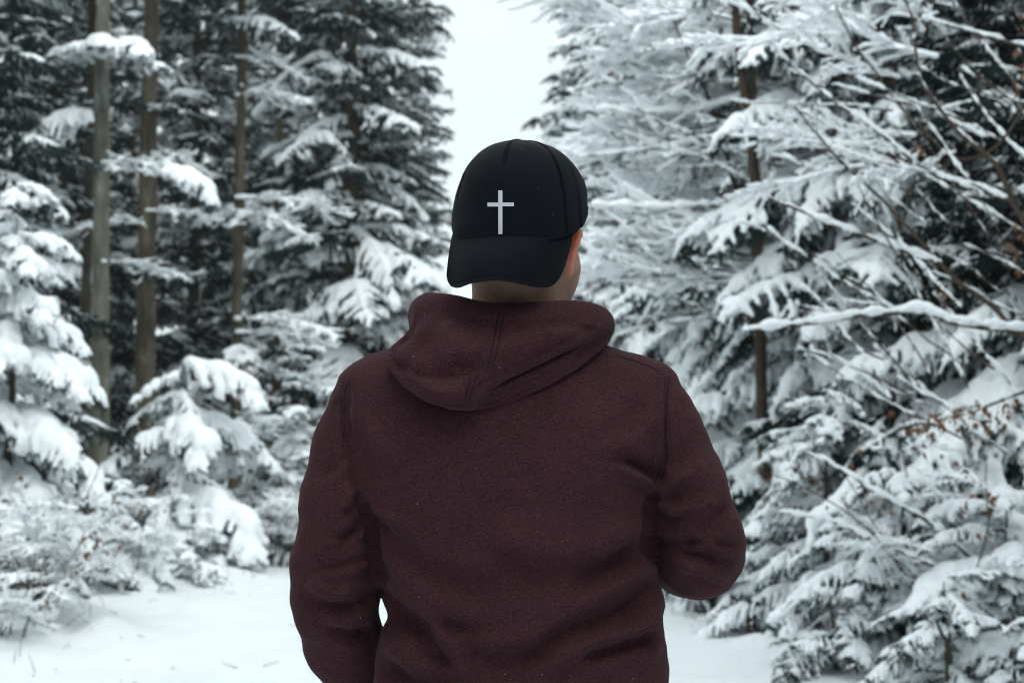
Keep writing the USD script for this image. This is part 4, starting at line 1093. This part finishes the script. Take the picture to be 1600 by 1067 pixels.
lb = (Vb - HC) @ HM
down = -lb[:, 2]                                           # stubble fades down the nape and along the jaw
stb = np.clip((0.115 - down) / 0.05, 0, 1) * np.clip((0.01 - lb[:, 1]) / 0.04, 0, 1) * 0.75 + 0.25 * np.clip((down - 0.03) / 0.03, 0, 1) * np.clip(lb[:, 1] / 0.03, 0, 1)
stb = stb * (1 - np.clip(fl * 2, 0, 1))
UsdGeom.PrimvarsAPI(body).CreatePrimvar('stubble', Sdf.ValueTypeNames.FloatArray, 'vertex').Set(Vt.FloatArray.FromNumpy(np.r_[stb, np.zeros(len(bm[0]) - len(stb))].astype(np.float32)))

# short cropped hair: a thin shell on the back and sides of the skull
h6 = 0.003
lo6, hi6 = (HC[0] - 0.12, HY - 0.13, HC[2] - 0.13), (HC[0] + 0.12, HY + 0.12, ZTOP)
G = grid(lo6, hi6, h6)
sk = smin(ell(G, hp(0, 0.0, 0.022), np.array([0.078, 0.097, 0.096]), HM), ell(G, hp(0, -0.012, -0.01), np.array([0.066, 0.080, 0.100]), HM), 0.015)
sk = smin(sk, ell(G, hp(0, 0.047, -0.040), np.array([0.0745, 0.050, 0.072]), HM), 0.025)
sk = smin(sk, cone(G, np.array([HX - 0.004, 2.045, pz(420)]), np.array([HX - 0.008, 2.075, pz(580)]), 0.0605, 0.070), 0.03)
loc = (G - HC) @ HM
edge = loc[..., 2] + 0.058 - 1.6 * np.maximum(loc[..., 1] + 0.035, 0) * (loc[..., 1] < 0.022) - 0.06 * (loc[..., 1] >= 0.022)
shell = np.maximum(sk - 0.0028, -(edge))
shell = np.maximum(shell, loc[..., 1] - 0.050)
hv = surface_nets(shell, lo6, h6)
part('hair', (hv[0] - feet, hv[1]), 'hair', man)
del G, sk, loc, edge, shell

# ---- cap worn backwards: panelled crown, seams, button, visor over the nape, embroidered cross
CC = np.array([float(at(812, 300, 2.035)[0]), 2.035, 0.0])
VF, VS = -FWD, SIDE                                   # the visor points away from the face
Z0 = float(at(800, 379, 1.925)[2])
ZT = float(at(808, 221.5, 2.03)[2])
def rim_z(phi):
    fwd = 0.112 * (1 - np.cos(phi))                   # distance behind the visor
    return Z0 + 0.07 * (1 - np.exp(-20.8 * fwd ** 2.6 / 0.07))
SEAMS = np.radians([0, 58, 118, 180, 242, 302])
def crown(phi, v, lift=0.0):
    """The crown's surface: phi around from the visor (positive to the man's right), v from rim 0 to top 1."""
    phi, v = np.asarray(phi, float), np.asarray(v, float)
    e = 2 / 2.5
    ang = v * np.pi / 2
    r, hgt = np.cos(ang) ** e, np.sin(ang) ** e
    dph = np.min(np.abs((phi[..., None] - SEAMS + np.pi) % (2 * np.pi) - np.pi), -1)
    fl_ = 1 + 0.006 * np.cos(6 * phi) * np.sin(np.pi * v) - 0.005 * np.exp(-(dph * np.maximum(r, 0.05) / 0.022) ** 2) * np.clip(v * 6, 0, 1)
    side_r, fr = 0.0955 * fl_ + lift, 0.112 * fl_ + lift
    taper = 1 + 0.03 * (1 - v) ** 2 * (np.cos(phi) < 0.2)
    z = rim_z(phi) + (ZT + lift - rim_z(phi)) * hgt
    return CC + VF * (fr * r * np.cos(phi) * taper)[..., None] + VS * (side_r * r * np.sin(phi) * taper)[..., None] + UP * z[..., None]
NP, NV = 180, 60
ph, vv = np.meshgrid(np.linspace(0, 2 * np.pi, NP, endpoint=False), np.linspace(0, 0.997, NV) ** 0.9, indexing='ij')
outer = crown(ph, vv)
outer = outer + (meshkit.fbm(outer * 22, 3, 31)[..., None] - 0.5) * 0.005
inner = crown(ph, vv, -0.0025)
def grid_faces(n, m, wrap):
    i, j = np.meshgrid(np.arange(n if wrap else n - 1), np.arange(m - 1), indexing='ij')
    a, b = (i * m + j).ravel(), (((i + 1) % n) * m + j).ravel()
    return np.vstack([np.stack([a, b, b + 1], 1), np.stack([a, b + 1, a + 1], 1)])
fo = grid_faces(NP, NV, True)
k = NP * NV
i = np.arange(NP) * NV
i2 = np.roll(i, -1)
rimf = np.vstack([np.stack([i, i + k, i2 + k], 1), np.stack([i, i2 + k, i2], 1)])
tops = outer[:, -1].mean(0), inner[:, -1].mean(0)
tf = np.vstack([np.stack([i + NV - 1, i2 + NV - 1, np.full(NP, 2 * k)], 1), np.stack([i2 + k + NV - 1, i + k + NV - 1, np.full(NP, 2 * k + 1)], 1)])
cv = np.vstack([outer.reshape(-1, 3), inner.reshape(-1, 3), tops[0][None], tops[1][None]])
cap = part('cap', (cv - feet, np.vstack([fo, fo[:, ::-1] + k, rimf, tf])), 'cap_cloth', man)
for s in SEAMS:
    for ds in (-0.018, 0.018):
        v = np.linspace(0.01, 0.95, 40)
        c = crown(np.full(40, s) + ds / np.maximum(np.cos(v * np.pi / 2) ** 0.8, 0.16), v, 0.0001)
        part('panel_seam', tube(c - feet, 0.0005, 5), 'black_thread', cap)
bt = trimesh.creation.icosphere(3, 1.0)
bt.apply_scale((0.0085, 0.0085, 0.0035))
bp = np.array([*(CC[:2] + VF[:2] * 0.016), ZT - 0.0022])
part('button', (bt.vertices + bp - feet, bt.faces), 'black_thread', cap)
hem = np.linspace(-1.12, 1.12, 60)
part('visor_seam', tube(crown(hem, np.full(60, 0.004), 0.0009) - feet, 0.0011, 6), 'black_thread', cap)  # seam tube coloured darker in place of the small shadow in the groove
for vh in (0.03,):
    hb = np.linspace(1.15, 2 * np.pi - 1.15, 90)
    part('rim_seam', tube(crown(hb, np.full(90, vh), 0.0001) - feet, 0.0005, 5), 'cap_cloth', cap)

# visor: measured along its outline, curved down over the nape, 3 mm thick
U = np.sin(np.linspace(-1, 1, 61) * np.pi / 2)
W = np.linspace(0, 1, 24)
attach_px = np.interp(U, [-1, -0.7, -0.3, 0.1, 0.5, 0.85, 1], [707, 722, 752, 794, 842, 879, 892])
phi_a = np.interp(U, [-1, 0, 1], [-1.16, 0, 1.16])
att = crown(phi_a, np.full(61, 0.018), 0.0006)
edge_px = PchipInterpolator([-1, -0.975, -0.92, -0.8, -0.5, -0.1, 0.3, 0.55, 0.75, 0.87, 0.95, 1.0], [697.5, 699, 703.5, 713, 738, 776, 812, 838, 854, 865, 874.5, 882])(U)
edge_py = PchipInterpolator([-1, -0.975, -0.92, -0.8, -0.5, -0.1, 0.3, 0.55, 0.75, 0.87, 0.95, 1.0], [430, 438, 445.5, 448.5, 441, 437, 442.5, 447.5, 447.8, 443, 432, 416])(U)
edge_Y = 1.885 + 0.075 * np.abs(U + 0.12) ** 2.2
edg = at(edge_px, edge_py, edge_Y)
top = att[:, None] + (edg - att)[:, None] * W[None, :, None]
belly = (np.sin(np.pi * W ** 1.15) * 0.008)[None, :, None]
top = top + (VF * 0.8 + UP * 0.5) * belly * (1 - np.abs(U)[:, None, None] ** 2.5)
sidew = (np.sin(np.pi * np.clip(W, 0, 1)) * 0.001)[None, :, None] * np.sign(U)[:, None, None] * np.abs(U)[:, None, None] ** 6
top = top + VS * sidew
under = top - (VF * 0.85 + UP * 0.3) * 0.0034
fv = grid_faces(61, 24, False)
kv = 61 * 24
ring_i = np.r_[np.arange(61) * 24 + 23, (np.arange(60, -1, -1)) * 24][:, None].ravel()
bd = np.r_[np.arange(24), np.arange(1, 61) * 24 + 23, 60 * 24 + np.arange(22, -1, -1), np.arange(59, 0, -1) * 24]
b2 = np.roll(bd, -1)
vm = (np.vstack([top.reshape(-1, 3), under.reshape(-1, 3)]), np.vstack([fv, fv[:, ::-1] + kv, np.stack([bd, bd + kv, b2 + kv], 1), np.stack([bd, b2 + kv, b2], 1)]))
tm = trimesh.Trimesh(*vm, process=False)
visor = part('visor', (vm[0] - feet, vm[1]), 'cap_cloth', cap, smooth=60)
for q in (21,):
    c = top[2:-2, q] - VF * 0.0001
    part('visor_stitch', tube(c - feet, 0.0004, 5), 'cap_cloth', cap)

def patch_on_cap(x0, x1, y0, y1, thick):
    """A raised embroidered bar lying on the crown between photograph columns and rows."""
    nx_, ny_ = max(3, int((x1 - x0) / 2)), max(3, int((y1 - y0) / 2))
    X, Yp = np.meshgrid(np.linspace(x0, x1, nx_), np.linspace(y0, y1, ny_), indexing='ij')
    surf = []
    for a, b in zip(X.ravel(), Yp.ravel()):
        # march along the view ray onto the crown
        d = np.hypot(cpx - a, cpy - b)
        w = np.exp(-(d / 2.5) ** 2)
        surf.append((w * cY).sum() / max(w.sum(), 1e-12))
    Yv = np.array(surf).reshape(X.shape)
    front, back = at(X, Yp, Yv - thick), at(X, Yp, Yv + 0.001)
    n, m = X.shape
    f = grid_faces(n, m, False)
    kk_ = n * m
    bd_ = np.r_[np.arange(m), np.arange(1, n) * m + m - 1, (n - 1) * m + np.arange(m - 2, -1, -1), np.arange(n - 2, 0, -1) * m]
    b2_ = np.roll(bd_, -1)
    return np.vstack([front.reshape(-1, 3), back.reshape(-1, 3)]), np.vstack([f, f[:, ::-1] + kk_, np.stack([bd_, bd_ + kk_, b2_ + kk_], 1), np.stack([bd_, b2_ + kk_, b2_], 1)])
fine_p, fine_v = np.meshgrid(np.linspace(-0.9, 0.9, 240), np.linspace(0.02, 0.75, 200), indexing='ij')
cs = crown(fine_p, fine_v).reshape(-1, 3)
cpx, cpy = pix(cs)
cY = cs[:, 1]
sel = (cpx > 745) & (cpx < 820) & (cpy > 285) & (cpy < 378)
cpx, cpy, cY = cpx[sel], cpy[sel], cY[sel]
bars = [patch_on_cap(778.4, 785.0, 297.7, 366, 0.0016), patch_on_cap(761.5, 778.3, 316.6, 322.8, 0.0014), patch_on_cap(785.1, 803, 316.4, 322.6, 0.0014)]
part('embroidered_cross', (lambda m: (m[0] - feet, m[1]))(join(bars)), 'white_thread', cap, smooth=30, label='white embroidered cross')

# ---- trousers and boots (below the frame)
hipz = pz(1240)
h7 = 0.008
G = grid((-0.26, 1.84, 0.05), (0.28, 2.3, hipz + 0.12), h7)
tr = ell(G, (0.01, 2.055, hipz + 0.02), np.array([0.178, 0.125, 0.13]))
for sg, xo in ((-1, -0.085), (1, 0.105)):
    tr = smin(tr, chain(G, [(xo, 2.055, hipz - 0.05), (xo + 0.01 * sg, 2.06, 0.50), (xo + 0.015 * sg, 2.055, 0.10)], [0.092, 0.070, 0.062], 0.03), 0.03)
tr = np.maximum(tr, 0.075 - G[..., 2])
tv = surface_nets(tr, (-0.26, 1.84, 0.05), h7)
part('trousers', (tv[0] - feet, tv[1]), 'denim', man)
for xo in (-0.10, 0.12):
    lo8 = (xo - 0.08, 1.93, -0.012)
    G = grid(lo8, (xo + 0.08, 2.32, 0.17), 0.005)
    bt = smin(chain(G, [(xo, 2.04, 0.045), (xo, 2.13, 0.035), (xo, 2.20, 0.028)], [0.045, 0.045, 0.040], 0.02), cone(G, (xo, 2.045, 0.05), (xo, 2.05, 0.14), 0.046, 0.050), 0.03)
    bt = np.maximum(bt, 0.004 - G[..., 2])
    bv = surface_nets(bt, lo8, 0.005)
    part('boot', (bv[0] - feet, bv[1]), 'boot_leather', man)
